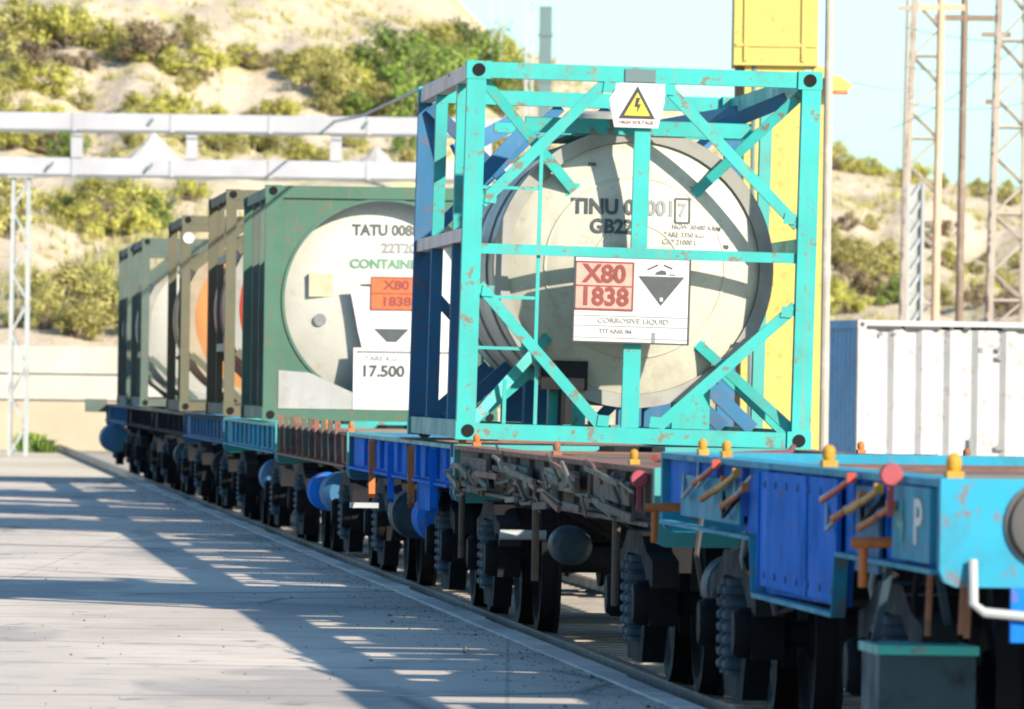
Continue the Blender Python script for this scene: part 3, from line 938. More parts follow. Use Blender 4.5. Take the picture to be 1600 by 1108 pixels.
def wagon(Y, L, bogies, label, sill='blue', end='cyan', flange='cyan', belly=None, group=None, locks=(), levers=(), near=False, frame='iron', clutter=0, seed=1, reservoirs=()):
    rnd = random.Random(seed)
    Wg = empty('flat_wagon', P(Y), RZ)
    tag(Wg, label, 'flat wagon')
    m = MB()
    m.box(-0.17, 0.17, 0.12, L - 0.12, 0.80, 1.10)
    k = int(L / 1.2)
    for i in range(k + 1):
        y = 0.35 + (L - 0.7) * i / k
        m.box(-HW + 0.03, -0.172, y - 0.05, y + 0.05, 0.98, 1.13)
        m.box(0.172, HW - 0.03, y - 0.05, y + 0.05, 0.98, 1.13)
    m.build('underframe', frame, Wg)
    for sx in (-1, 1):
        x = sx * HW
        if belly:
            y0, y1, zb, ze = belly
            poly = [(0.10, 1.165), (L - 0.10, 1.165), (L - 0.10, ze + 0.08), (y1 + 0.12, ze), (y1, zb), (y0, zb + 0.02), (y0 - 0.1, ze), (0.10, ze)]
            zs = None
        else:
            poly = [(0.10, 1.165), (L - 0.10, 1.165), (L - 0.10, 0.92), (0.10, 0.92)]
        s = MB().prism(poly, x - 0.012, x + 0.012, 'X')
        st = 1.25
        for i in range(int((L - 0.8) / st)):
            y = 0.7 + i * st + rnd.uniform(-0.05, 0.05)
            s.box(x + sx * 0.013 - 0.03, x + sx * 0.013 + 0.03, y, y + 0.03, 0.94, 1.16)
        s = s.build('side_sill', sill, Wg)
        m = MB()
        m.box(min(x, x - sx * 0.14) - (0.05 if sx < 0 else 0), max(x, x - sx * 0.14) + (0.05 if sx > 0 else 0), 0.10, L - 0.10, 1.167, 1.195)
        m.build('sill_top', flange, s)
        m = MB()
        xo = x + sx * 0.045
        if belly:
            m.box(xo - 0.03, xo + 0.03, y0, y1, zb - 0.022, zb - 0.002)
            m.bar((xo, y0 - 0.11, ze - 0.01), (xo, y0 - 0.01, zb - 0.002), 0.06, 0.02, (0, 1, 0))
            m.bar((xo, y1 + 0.01, zb - 0.012), (xo, y1 + 0.13, ze - 0.01), 0.06, 0.02, (0, 1, 0))
            m.box(xo - 0.03, xo + 0.03, y1 + 0.15, L - 0.10, ze - 0.016, ze + 0.002)
            m.box(xo - 0.03, xo + 0.03, 0.10, y0 - 0.13, ze - 0.016, ze + 0.002)
        else:
            m.box(xo - 0.03, xo + 0.03, 0.10, L - 0.10, 0.898, 0.918)
        m.build('sill_flange', flange if near else sill, s)
    for s_, y in ((-1, 0.0), (1, L)):
        y0, y1 = (0.0, 0.10) if s_ < 0 else (L - 0.10, L)
        c = 0.06
        E = HW + 0.05
        poly = [(-E, 1.20), (E, 1.20), (E, 0.80 + c), (E - c * 0.3, 0.80 + c * 0.3), (E - c, 0.80), (-E + c, 0.80), (-E + c * 0.3, 0.80 + c * 0.3), (-E, 0.80 + c)]
        eb = MB().prism(poly, y0, y1).build('end_beam', end, Wg)
        coupler(Wg, y, s_)
    for bc in bogies:
        bogie(Wg, bc - Y, 0)
    for (ly, x) in locks:
        lock(Wg, ly - Y, x, 'yellow')
    for ly in levers:
        lever_set(Wg, ly - Y)
    if clutter:
        y = 0.3
        while y < L - 0.6:
            ln = rnd.uniform(0.5, 1.9)
            y1 = min(y + ln, L - 0.2)
            if rnd.random() < clutter:
                x0 = -HW + 0.16 + rnd.choice((0, 0, 0.3))
                MB().box(x0, HW - 0.16 - rnd.choice((0, 0, 0.35)), y, y1, 1.132, 1.158 + rnd.uniform(0, 0.012)).build('deck_panel', rnd.choice(('wood', 'brown', 'rust')), Wg)
            y = y1 + rnd.uniform(0.06, 0.35)
    # brake gear under the frame
    for (ry, x, z, ln, r_, mt) in reservoirs:
        m = MB()
        y = ry - Y
        m.lathe([(y, 0.001), (y + 0.02, r_ * 0.7), (y + 0.08, r_), (y + ln - 0.08, r_), (y + ln - 0.02, r_ * 0.7), (y + ln, 0.001)], 24, 'Y', (x, 0, z))
        m.build('brake_reservoir', mt, Wg, True)
    m = MB()
    for sx in (-0.45, 0.38):
        m.tube([(sx, 0.6, 0.78), (sx, L * 0.5, 0.70), (sx, L - 0.6, 0.78)], 0.022, 8)
    for i in range(5):
        y = L * (0.25 + 0.1 * i)
        m.bar((-1.1, y, 0.95), (-0.5, y + 0.2, 0.62), 0.03, 0.03)
        m.bar((1.1, y, 0.95), (0.5, y + 0.2, 0.62), 0.03, 0.03)
    m.build('brake_rigging', 'iron', Wg)
    return Wg


def lock(root, y, x, mat, big=0.42):
    m = MB()
    k = big
    m.box(x - 0.06 * k, x + 0.06 * k, y - 0.07, y + 0.07, 1.197, 1.225)
    m.lathe([(1.225, 0.04 * k), (1.225 + 0.03 * k, 0.055 * k), (1.225 + 0.09 * k, 0.055 * k), (1.225 + 0.12 * k, 0.03 * k), (1.225 + 0.13 * k, 0.001)], 14, 'Z', (x, y, 0))
    return m.build('twist_lock', mat, root, True)


# nearest wagon, blue, empty
W0 = wagon(34.9, 12.6, (37.75, 44.75), 'nearest empty flat wagon with deep blue sides and a sky blue end', 'blue', 'cyan', 'cyan', belly=(3.76, 7.3, 0.615, 0.86), near=True, seed=3, clutter=0.85,
           reservoirs=((40.6, 0.4, 0.62, 1.0, 0.20, 'ironblue'), (46.2, -0.95, 0.55, 0.5, 0.16, 'ironblue')))
for y, x, mt in ((35.1, -1.17, 'yellow'), (39.75, -1.17, 'yellow'), (44.6, -1.17, 'yellow'), (45.9, -1.17, 'yellow'), (35.4, 1.16, 'orange'), (36.6, 1.16, 'rust'), (40.2, 1.16, 'orange'), (43.0, 1.16, 'tan')):
    lock(W0, y - 34.9, x, mt, 0.52 if y in (39.75, 35.1) else 0.40)
lever_set(W0, 1.75, n=4)
lever_set(W0, 7.9, n=4)
pp = MB()
pp.box(-HW - 0.05, -HW - 0.03, 3.80, 7.22, 0.65, 1.155)
pp.box(-HW - 0.06, -HW - 0.051, 5.0, 5.04, 0.65, 1.155)
pp.box(-HW - 0.06, -HW - 0.051, 7.18, 7.22, 0.65, 1.155)
pp.build('side_panel', 'blue', W0)
pp = MB()
pp.box(-HW - 0.045, -HW - 0.03, 2.2, 3.1, 0.80, 1.14)
pp.build('side_panel', 'navy', W0)  # dark plate whose colour stands in for a shaded recess
pp = MB()
pp.box(-HW - 0.05, -HW - 0.03, 8.2, 11.4, 0.90, 1.10)
pp.build('side_panel', 'cyan', W0)
rq = random.Random(4)
for k in range(9):
    y = 1.0 + k * 1.25
    m = MB()
    m.box(0.78, 1.12, y, y + rq.uniform(0.25, 0.7), 1.19, 1.20 + rq.uniform(0.03, 0.10))
    m.build('deck_fitting', ('rust', 'rustgrey', 'brown', 'navy')[k % 4], W0)
for k in range(5):
    y = 0.8 + k * 2.4
    MB().tube([(0.75, y, 1.26), (0.95, y + 0.8, 1.30 if k % 2 else 1.25), (1.1, y + 1.9, 1.25)], 0.018, 7).build('deck_pipe', ('rust', 'olive', 'rustgrey')[k % 3], W0, True)
for y, z in ((2.0, 1.05), (3.4, 1.0), (7.6, 1.08), (8.2, 0.98), (10.4, 1.04), (9.6, 1.1)):
    MB().tube([(-HW - 0.05, y, z + 0.05), (-HW - 0.10, y + 0.15, z - 0.03), (-HW - 0.08, y + 0.5, z - 0.05), (-HW - 0.05, y + 0.8, z + 0.06)], 0.010, 7).build('cable_loop', ('iron', 'galv', 'yellow')[int(y * 3) % 3], W0, True)
for y, z0_ in ((1.9, 0.52), (3.5, 0.55), (8.0, 0.5), (9.3, 0.56), (11.8, 0.5)):
    MB().tube([(-1.10, y, 0.9), (-1.12, y + 0.05, (0.9 + z0_) / 2), (-1.08, y + 0.12, z0_), (-1.0, y + 0.12, z0_ + 0.03)], 0.014, 7).build('brake_hook', ('galv', 'iron', 'rustgrey')[int(y) % 3], W0, True)
for k in range(7):
    for z in (0.70, 1.10):
        MB().lathe([(-HW - 0.058, 0.001), (-HW - 0.058, 0.016), (-HW - 0.049, 0.016)], 8, 'X', (0, 3.95 + k * 0.5, z)).build('bolt_head', 'navy', W0)
ep = MB()
ep.prism([(0.25, 1.16), (1.55, 1.16), (1.55, 0.88), (0.25, 0.88)], -HW - 0.062, -HW - 0.03, 'X')
ep = ep.build('end_panel', 'cyan', W0)
# the white letter on the end panel of the side
def side_text(s, size, parent, x, y, z, mat='white', stretch=1.0):
    cu = bpy.data.curves.new('side_lettering', 'FONT')
    cu.body = s
    cu.size = size
    cu.align_x = 'CENTER'
    cu.align_y = 'CENTER'
    cu.offset = size * 0.02
    cu.extrude = 0.002
    t = bpy.data.objects.new('side_lettering', cu)
    COL.objects.link(t)
    bpy.context.view_layer.update()
    me = bpy.data.meshes.new_from_object(t.evaluated_get(bpy.context.evaluated_depsgraph_get()))
    COL.objects.unlink(t)
    bpy.data.objects.remove(t)
    for v in me.vertices:
        px_, py_, pz_ = v.co
        v.co = (x - pz_, y - px_ * stretch, z + py_)          # read from the left side
    me.materials.clear()
    me.materials.append(M[mat])
    return link('side_lettering', me, parent)


side_text('P', 0.24, ep, -HW - 0.066, 0.62, 1.02, stretch=2.4)
side_text('4', 0.22, ep, -HW - 0.066, 1.22, 1.02, 'teal', stretch=2.0)
for sx in (-1, 1):
    m = MB()
    m.lathe([(0.0, 0.165), (-0.012, 0.168), (-0.014, 0.150), (-0.035, 0.145), (-0.042, 0.12), (-0.045, 0.001)], 32, 'Y', (sx * 0.835, 0, 1.035))
    m.build('round_plate', 'rustgrey', W0, True)
def disc(root, y, x, z, r, mat):
    m = MB()
    m.lathe([(y - 0.02, 0.001), (y - 0.02, r * 0.9), (y - 0.01, r), (y + 0.02, r)], 24, 'Y', (x, 0, z))
    m.box(x - 0.012, x + 0.012, y + 0.0, y + 0.02, z - 0.16, z - r * 0.9)
    return m.build('marker_disc', mat, root, True)
disc(W0, 1.25, -1.29, 1.20, 0.044, 'pink')
for (y, z) in ((1.75, 0.93), (11.7, 0.93)):
    m = MB()
    m.tube([(-1.39, y, z), (-1.22, y - 0.02, z + 0.005), (-1.19, y, z + 0.03)], 0.022, 10)
    m.tube([(-1.34, y, z), (-1.34, y + 0.02, z - 0.17)], 0.018, 10)
    m.build('brake_handle', 'orange', W0, True)
# step with a teal tread at the near corner
m = MB()
m.box(-1.34, -0.95, 1.2, 1.9, 0.60, 0.635)
m = m.build('step', 'teal', W0)
s = MB()
s.box(-1.33, -0.96, 1.22, 1.85, 0.34, 0.598)
s.bar((-1.30, 1.7, 0.62), (-1.24, 1.7, 0.95), 0.03, 0.03)
s.bar((-1.00, 1.7, 0.62), (-1.06, 1.7, 0.95), 0.03, 0.03)
s.build('step_bracket', 'ironblue', m)
m = MB()
m.tube([(-1.12, -0.02, 0.90), (-1.12, -0.06, 0.74), (-1.08, -0.07, 0.71), (-0.85, -0.07, 0.69), (-0.55, -0.06, 0.70)], 0.018, 8)
m.build('brake_hose', 'galv', W0, True)
m = MB()
m.box(-0.98, -0.86, -0.05, 0.0, 0.60, 0.80)
m.build('hose_valve', 'blue', W0)
for (x, y, z0, z1) in ((-1.13, 0.25, 0.62, 0.86), (-1.08, 0.5, 0.60, 0.86), (-1.2, 0.75, 0.60, 0.9)):
    MB().tube([(x, y, z0), (x + 0.01, y, z1)], 0.012, 8).build('hanger_rod', 'rust', W0, True)

for c_ in W0.children:
    if not c_.name.startswith('bogie') and not c_.name.startswith('step'):
        c_.location.z += 0.085

# second wagon, brown and dirty, empty
W1 = wagon(47.85, 17.0, (50.6, 62.9), 'second empty flat wagon with dirt brown sides, in front of the teal framed tank', 'brown', 'teal_old', 'rust', seed=5, clutter=0.85,
           reservoirs=((54.0, -0.6, 0.68, 1.0, 0.15, 'iron'), (57.4, -0.95, 0.64, 0.6, 0.12, 'ironblue')))
disc(W1, 0.35, -1.29, 1.14, 0.045, 'pink')
rw = random.Random(21)
for k in range(60):
    y = 0.7 + k * 0.26
    z = rw.uniform(0.90, 1.10)
    ln = rw.uniform(0.5, 1.5)
    up = rw.uniform(-0.05, 0.16)
    xx = -1.25 - rw.uniform(0, 0.09)
    m = MB()
    if k % 3 == 0:
        m.bar((xx, y, z), (xx + rw.uniform(-.02, .02), y + ln * 1.7, z + up * 0.5), 0.022, rw.uniform(0.02, 0.045), (0, 0, 1))
    else:
        m.tube([(xx, y, z), (xx + rw.uniform(-.03, .03), y + ln * 0.5, z + up * 0.8), (xx + 0.02, y + ln, z + up)], rw.uniform(0.006, 0.013), 7)
    m.build('lashing_bar', ['brown', 'wood', 'rust', 'olive', 'brown', 'greygreen', 'wood', 'rust'][k % 8], W1)
for k in range(4):
    y = 1.2 + k * 3.9
    MB().bar((-1.26, y, 1.05 + 0.02 * (k % 2)), (-1.25, y + 2.6, 1.07), 0.03, 0.12, (0, 0, 1)).build('side_flap', ['brown', 'wood', 'olive'][k % 3], W1)
for y, x, mt in ((50.2, -1.16, 'yellow'), (56.0, -1.16, 'rust'), (63.6, -1.16, 'orange'), (50.5, 1.16, 'orange'), (55, 1.16, 'rust'), (61, 1.16, 'orange')):
    lock(W1, y - 47.85, x, mt)
m = MB()
m.tube([(-1.0, 3.0, 1.225), (0.3, 9.0, 1.225), (0.9, 15.0, 1.225)], 0.02, 8)
m.build('deck_pipe', 'redprint', W1, True)
for y in (2.2, 8.4, 15.6):
    MB().tube([(-1.26, y, 0.99), (-1.26, y + 0.03, 0.45)], 0.022, 8).build('hanger_rod', 'brown', W1, True)
MB().tube([(-1.38, 9.8, 0.70), (-1.10, 9.8, 0.70)], 0.03, 8).build('brake_handle', 'galv', W1, True)

# the wagon under the teal frame and those behind it
W2 = wagon(65.1, 14.35, (67.75, 76.6), 'blue flat wagon under the teal framed tank', 'blue', 'navy', 'teal_old', seed=7, clutter=0.7, reservoirs=((70.0, -1.0, 0.62, 0.9, 0.19, 'blue'), (73.4, -1.0, 0.6, 0.8, 0.19, 'ironblue')))
for k in range(4):
    y = 1.5 + 2.8 * k
    MB().bar((-1.27, y, 0.72), (-1.26, y + 0.3, 1.14), 0.05, 0.06, (0, 0, 1)).build('lashing_bar', 'orange' if k % 2 else 'blue', W2)
MB().box(-1.30, -0.6, 4.9, 5.4, 1.197, 1.213).build('packing_plank', 'wood', W2)
MB().box(-1.216, -1.204, 2.0, 4.5, 0.70, 0.918).build('side_flap', 'blue', W2)
lock(W2, 0.06, -1.16, 'yellow')
MB().box(-1.42, -1.20, 10.2, 10.4, 0.62, 0.66).build('step', 'galv', W2)
W3 = wagon(79.7, 14.4, (82.3, 91.3), 'rusty empty flat wagon in front of the green container', 'rust', 'teal_old', 'rust', seed=9, clutter=0.7, reservoirs=((85, -1.0, 0.62, 0.9, 0.19, 'navy'), (88, -1.0, 0.6, 0.7, 0.18, 'blue')))
for k in range(10):
    MB().bar((-1.26, 1.0 + k * 1.3, 0.95), (-1.25, 1.6 + k * 1.3, 1.26), 0.045, 0.05, (0, 0, 1)).build('lashing_bar', ['rust', 'brown', 'olive'][k % 3], W3)
for k in range(6):
    lock(W3, 1.0 + 2.3 * k, -1.16, 'rust' if k % 2 else 'orange')
for k in range(4):
    lock(W3, 1.6 + 3.4 * k, 1.16, 'red')
W4 = wagon(94.4, 14.35, (97.0, 106.2), 'flat wagon with turquoise ends under the green container', 'cyan', 'teal', 'teal_old', seed=11, reservoirs=((99, -1.0, 0.62, 0.9, 0.19, 'navy'),))
W5 = wagon(109.0, 14.35, (111.6, 120.8), 'flat wagon with dark sides under the red tank', 'navy', 'navy', 'iron', seed=13, reservoirs=((114, -1.0, 0.6, 0.9, 0.18, 'iron'),))
W6 = wagon(123.6, 14.35, (126.2, 135.4), 'black flat wagon under the orange tank', 'iron', 'iron', 'olive', seed=15, reservoirs=((129, -1.0, 0.6, 0.9, 0.18, 'ironblue'),))
W7 = wagon(138.2, 14.35, (140.8, 150.0), 'flat wagon under the white tank, last but one of the train', 'iron', 'iron', 'olive', seed=17)
W8 = wagon(152.8, 14.4, (155.4, 164.6), 'farthest flat wagon with a blue drum on its side', 'navy', 'navy', 'olive', seed=19, reservoirs=((161.5, -1.2, 0.62, 2.2, 0.24, 'navy'),))
m = MB()
m.box(-1.62, -1.24, 13.6, 14.0, 1.05, 1.28)
m.build('end_bracket', 'greygreen', W8)

# ------------------------------------------------------------------ the yellow crane leg behind the teal frame
YC = 112.0
sC = FPX / YC
def cx(px, py=400):
    return at(px, py, YC).x
def cz(py, px=1230):
    return at(px, py, YC).z
K = empty('crane_leg', (cx(1225), YC, 0), 0)
tag(K, 'yellow crane leg, a wide steel box on two thin columns', 'crane leg')
kx = K.location.x
zb = cz(103)
MB().box(cx(1147, 50) - kx, cx(1278, 50) - kx, -0.1, 1.3, zb, zb + 9).build('leg_box', 'crane', K)
m = MB()
for px in (1165, 1255):
    m.box(cx(px, 50) - kx - 0.02, cx(px, 50) - kx + 0.02, -0.125, -0.1005, zb + 0.05, zb + 8.9)
for k in range(4):
    m.box(cx(1150, 50) - kx, cx(1276, 50) - kx, -0.118, -0.1005, zb + 0.22 + 1.6 * k, zb + 0.26 + 1.6 * k)
m.build('box_stiffener', 'crane', K)
MB().box(cx(1160) - kx, cx(1254) - kx, -0.02, 1.1, -0.13, zb).build('column', 'crane', K)
MB().box(cx(1265, 550) - kx, cx(1286, 550) - kx, 0.1, 0.45, -0.13, zb).build('column', 'crane', K)
MB().box(cx(1146) - kx, cx(1160) - kx, 0.5, 0.7, -0.13, zb).build('column', 'beige', K)
m = MB()
for px in (1174,):
    m = MB().tube([(cx(px) - kx, 0.0, -0.13), (cx(px) - kx, 0.0, zb)], 0.035, 8)
    m.build('cable_duct', 'greycol' if px != 1218 else 'palerust', K)
MB().box(cx(1232) - kx, cx(1256) - kx, 0.62, 0.9, -0.13, 3.4).build('back_column', 'rust', K)
la = MB()
la.box(cx(1278, 130) - kx, cx(1292, 130) - kx, 0.0, 0.1, cz(140, 1300), cz(128, 1300))
la.prism([(cx(1292, 130) - kx, cz(118, 1300)), (cx(1312, 130) - kx, cz(120, 1300)), (cx(1332, 130) - kx, cz(134, 1300)), (cx(1326, 130) - kx, cz(141, 1300)), (cx(1292, 130) - kx, cz(143, 1300))], -0.12, 0.18)
lb = la.build('floodlight', 'crane', K)
MB().box(cx(1293, 130) - kx, cx(1325, 130) - kx, -0.1, 0.16, cz(147, 1300), cz(143.5, 1300)).build('lamp_glass', 'orange', lb)
# thin pole just to the right of it
YP = 106.0
p = at(1287, 690, YP)
q = at(1297, -40, YP)
pl_ = MB()
pl_.tube([(0, 0, 0), (0.0, 0, 11)], [0.055, 0.045], 10)
T = pl_.build('utility_pole', 'pole', None, True, (p.x, YP, -0.14))
tag(T, 'thin flaking pole close to the right post of the teal frame', 'pole')

# ------------------------------------------------------------------ white box container at the right
YB = 131.0
c0 = at(1341, 500, YB)
BX = empty('shipping_container', (c0.x, YB, -0.14), R(10.5))
tag(BX, 'white corrugated shipping container with a blue grey end, standing on the ground beyond the train', 'container')
hb = c0.z + 0.14
Lb, Wb = 12.19, 2.438
# long side faces us (-Y of its own frame); x runs along it
def corrug(n, L_, depth):
    pts = []
    p_ = L_ / n
    for i in range(n):
        x = i * p_
        pts += [(x, 0), (x + p_ * 0.30, 0), (x + p_ * 0.5, depth), (x + p_ * 0.80, depth)]
    pts.append((L_, 0))
    return pts
m = MB()
pr = corrug(30, Lb - 0.24, 0.06)
vs, fs = [], []
for (x, d) in pr:
    vs += [(0.12 + x, 0.02 + d, 0.16), (0.12 + x, 0.02 + d, hb - 0.12)]
for i in range(len(pr) - 1):
    fs.append((2 * i, 2 * i + 2, 2 * i + 3, 2 * i + 1))
m.add(vs, fs)
m.build('side_wall', 'boxwhite', BX)
m = MB()
pr = corrug(8, Wb - 0.24, 0.036)
vs, fs = [], []
for (y, d) in pr:
    vs += [(0.02 + d, 0.12 + y, 0.16), (0.02 + d, 0.12 + y, hb - 0.12)]
for i in range(len(pr) - 1):
    fs.append((2 * i, 2 * i + 1, 2 * i + 3, 2 * i + 2))
m.add(vs, fs)
m.build('end_wall', 'boxblue', BX)
MB().box(0.06, Lb - 0.06, 0.08, Wb - 0.03, hb - 0.05, hb - 0.02).build('roof', 'boxwhite', BX)
MB().box(0.06, Lb, Wb - 0.06, Wb - 0.03, 0.0, hb - 0.05).build('back_wall', 'boxwhite', BX)
MB().box(Lb - 0.05, Lb - 0.02, 0.08, Wb - 0.07, 0.0, hb - 0.05).build('end_wall', 'boxwhite', BX)
m = MB()
m.box(0.12, Lb - 0.12, 0.0, 0.075, hb - 0.075, hb)
m.box(0.12, Lb - 0.12, 0.0, 0.075, 0.0, 0.158)
m.build('side_rail', 'boxwhite', BX)
m = MB()
m.box(0.002, 0.08, 0.12, Wb - 0.12, hb - 0.118, hb)
m.box(0.002, 0.08, 0.12, Wb - 0.12, 0.0, 0.158)
m.build('end_rail', 'boxblue', BX)
for x0 in (0.0, Lb - 0.118):
    for y0 in (0.0, Wb - 0.118):
        MB().box(x0, x0 + 0.118, y0, y0 + 0.118, 0.10, hb - 0.12).build('corner_post', 'boxwhite', BX)
        for z in (-0.0, hb - 0.118):
            cc = MB().box(x0 - 0.004, x0 + 0.122, y0 - 0.006, y0 + 0.165 if y0 == 0 else y0 + 0.12, z, z + 0.122).build('corner_casting', 'boxwhite', BX)
            if y0 == 0:
                MB().lathe([(-0.012, 0.001), (-0.012, 0.03), (0.0, 0.03)], 12, 'Y', (x0 + 0.06, 0, z + 0.06)).build('casting_hole_shade', 'black', cc)  # black disc, the hole's inner shade as colour
m = MB()
for (xa, xb) in ((0.14, 0.62), (0.66, 1.18), (1.30, 1.36), (1.5, 1.6), (2.05, 2.6)):
    m.box(xa, xb, -0.004, 0.06, hb - 0.115, hb - 0.077)
m.build('rail_gap_shade', 'black', BX)  # solid black strips painted as the shade of the gap under the rail
for (x, z, w_, h_) in ((1.98, hb - 0.40, 0.07, 0.06), (1.98, hb - 0.52, 0.09, 0.06), (1.72, hb - 0.42, 0.06, 0.06), (1.60, 0.9, 0.05, 0.22), (1.98, 0.95, 0.12, 0.07), (0.30, hb - 0.22, 0.05, 0.06), (0.50, hb - 0.20, 0.05, 0.03)):
    MB().box(x, x + w_, 0.004, 0.016, z, z + h_).build('marking', 'greyprint', BX)

# ------------------------------------------------------------------ lattice masts at the right
def lattice(label, pxb, pxt, wb, wt, Y, Hh, mat='mast', name='lattice_mast', nb=24, leg=0.11):
    pb_ = at(pxb, 600, Y)
    top = at(pxt, 0, Y)
    T = empty(name, (pb_.x, Y, -0.14))
    tag(T, label, 'mast')
    dx = (top.x - pb_.x) / (top.z - pb_.z)
    def c(z, sx, sy):
        w_ = wb + (wt - wb) * z / Hh
        return (sx * w_ / 2 + dx * (z - 1.5) * 0.6, sy * w_ / 2, z)
    for sx in (-1, 1):
        for sy in (-1, 1):
            MB().bar(c(0, sx, sy), c(Hh, sx, sy), leg, leg, (0, 1, 0)).build('leg', mat, T)
    m = MB()
    for i in range(nb):
        z0, z1 = Hh * i / nb, Hh * (i + 1) / nb
        for (s0, s1) in (((-1, -1), (1, -1)), ((-1, 1), (1, 1)), ((-1, -1), (-1, 1)), ((1, -1), (1, 1))):
            a_, b2 = (s0, s1) if i % 2 else (s1, s0)
            m.bar(c(z0, *a_), c(z1, *b2), 0.045, 0.045, (0.3, 1, 0.2))
            if i % 3 == 0:
                m.bar(c(z0, *s0), c(z0, *s1), 0.05, 0.05, (0, 0.3, 1))
    m.build('bracing', mat, T)
    return T


lattice('rusty lattice mast standing beside the pale blue column, left one of two', 1432, 1455, 0.80, 0.50, 215, 15.0)
lattice('rusty lattice mast at the right edge, right one of two', 1570, 1585, 0.80, 0.45, 205, 15.0)
def pole(label, pxb, pxt, Y, r, Hh, mat='mast', name='utility_pole', arms=()):
    b_p, t_p = at(pxb, 600, Y), at(pxt, 0, Y)
    T = empty(name, (b_p.x, Y, -0.14))
    tag(T, label, 'pole')
    k = (t_p.x - b_p.x) / (t_p.z - b_p.z)
    MB().tube([(0, 0, 0), (k * Hh, 0, Hh)], [r, r * 0.75], 12).build('shaft', mat, T, True)
    for z, w_ in arms:
        MB().box(k * z - w_ / 2, k * z + w_ / 2, -0.06, 0.06, z, z + 0.12).build('cross_arm', mat, T)
    return T
pole('tall brown pole between the two lattice masts', 1496, 1507, 190, 0.085, 14, 'darkpole', arms=((9.2, 1.2), (10.6, 1.0)))
pole('tall orange brown pole touching the left lattice mast', 1458, 1470, 180, 0.085, 14, 'palerust', arms=((9.0, 0.9),))
pole('slim pale pole just left of the pale blue steel column', 1404, 1418, 230, 0.06, 15, 'mast', arms=((11.0, 0.5),))
pole('slim dark pole between the tall brown pole and the right lattice mast', 1536, 1556, 225, 0.055, 15, 'darkpole', arms=((10.2, 0.7), (8.6, 0.4)))
# pale blue lattice column
YL = 200.0
b0 = at(1428, 560, YL)
T = empty('steel_column', (b0.x, YL, -0.14))
tag(T, 'short pale blue grey steel column behind the white container', 'column')
hz = at(1428, 285, YL).z + 0.14
for sx in (-1, 1):
    MB().box(sx * 0.15 - 0.03, sx * 0.15 + 0.03, -0.05, 0.05, 0, hz).build('upright', 'galv', T)
m = MB()
for k in range(16):
    m.bar((-0.12, 0, hz * k / 16), (0.12, 0, hz * (k + 1) / 16), 0.07, 0.03)
m.build('lacing', 'galv', T)
MB().box(-0.115, 0.115, 0.055, 0.075, 0, hz - 0.05).build('back_plate', 'offwhite', T)
# wires
def wire(label, a, b, sag=0.3, r=0.010):
    pts = []
    for i in range(17):
        t = i / 16
        p_ = a.lerp(b, t)
        pts.append(p_ - Vector((0, 0, sag * 4 * t * (1 - t))))
    o = MB().tube(pts, r, 6).build('overhead_wire', 'galv')
    tag(o, label, 'wire')
wire('thin wire from the crane lamp to the left lattice mast', at(1330, 128, 112), at(1440, 140, 215), 0.05)
wire('lower wire strung between the lattice masts and poles', at(1412, 104, 214.5), at(1700, 100, 205), 0.2)
wire('upper wire strung between the lattice masts and poles', at(1412, 42, 214.5), at(1700, 60, 205), 0.2)

wire('steep thin wire crossing behind the two lattice masts', at(1395, 200, 214), at(1640, 20, 205), 0.3)
wire('lowest thin wire slung from pole to pole at the right', at(1412, 160, 190), at(1640, 150, 188), 0.2)

# ------------------------------------------------------------------ pipe bridge, wall and small things at the left
YW = 216.0
def pz(px, py):
    return at(px, py, YW)
PB = empty('duct_bridge', (pz(30, 600).x, YW, -0.14))
tag(PB, 'two pale grey ducts carried high across the yard on a lattice column', 'duct bridge')
ox, oz = PB.location.x, 0.14
zu, zl = pz(320, 194).z + oz, pz(320, 264).z + oz
xa, xb = pz(-420, 190).x - ox, pz(960, 200).x - ox
for zz, y in ((zu, 0.0), (zl, 0.1)):
    b_ = 0.05
    MB().prism([(y - 0.2 + b_, zz - 0.215), (y - 0.2, zz - 0.215 + b_), (y - 0.2, zz + 0.215 - b_), (y - 0.2 + b_, zz + 0.215), (y + 0.2 - b_, zz + 0.215), (y + 0.2, zz + 0.215 - b_), (y + 0.2, zz - 0.215 + b_), (y + 0.2 - b_, zz - 0.215)], xa, xb, 'X').build('duct', 'pipe', PB)
for px in (-130, 120, 300, 525, 760):
    x = pz(px, 230).x - ox
    MB().box(x - 0.13, x + 0.13, -0.10, 0.19, zl + 0.216, zu - 0.216).build('spacer_post', 'pipe', PB)
for px, zz in ((235, zu), (235, zl), (570, zu), (80, zl)):
    x = pz(px, 230).x - ox
    MB().bar((x - 0.04, -0.23, zz - 0.04), (x + 0.06, -0.23, zz + 0.10), 0.06, 0.05).build('clip', 'greycol', PB)
for zz, y in ((zu, -0.25), (zl, -0.16)):
    pts = []
    for i in range(61):
        x = xa + (xb - xa) * i / 60
        pts.append((x, y, zz - 0.20 - 0.05 * abs(math.sin(i * 0.55))))
    MB().tube(pts, 0.014, 6).build('cable', 'greycol', PB, True)
for i in range(9):
    x = xa + (xb - xa) * (i + 0.5) / 9
    for zz, y in ((zu, 0), (zl, 0.1)):
        MB().box(x - 0.05, x + 0.05, y - 0.22, y - 0.198, zz - 0.2, zz + 0.2).build('duct_joint', 'pipe', PB)
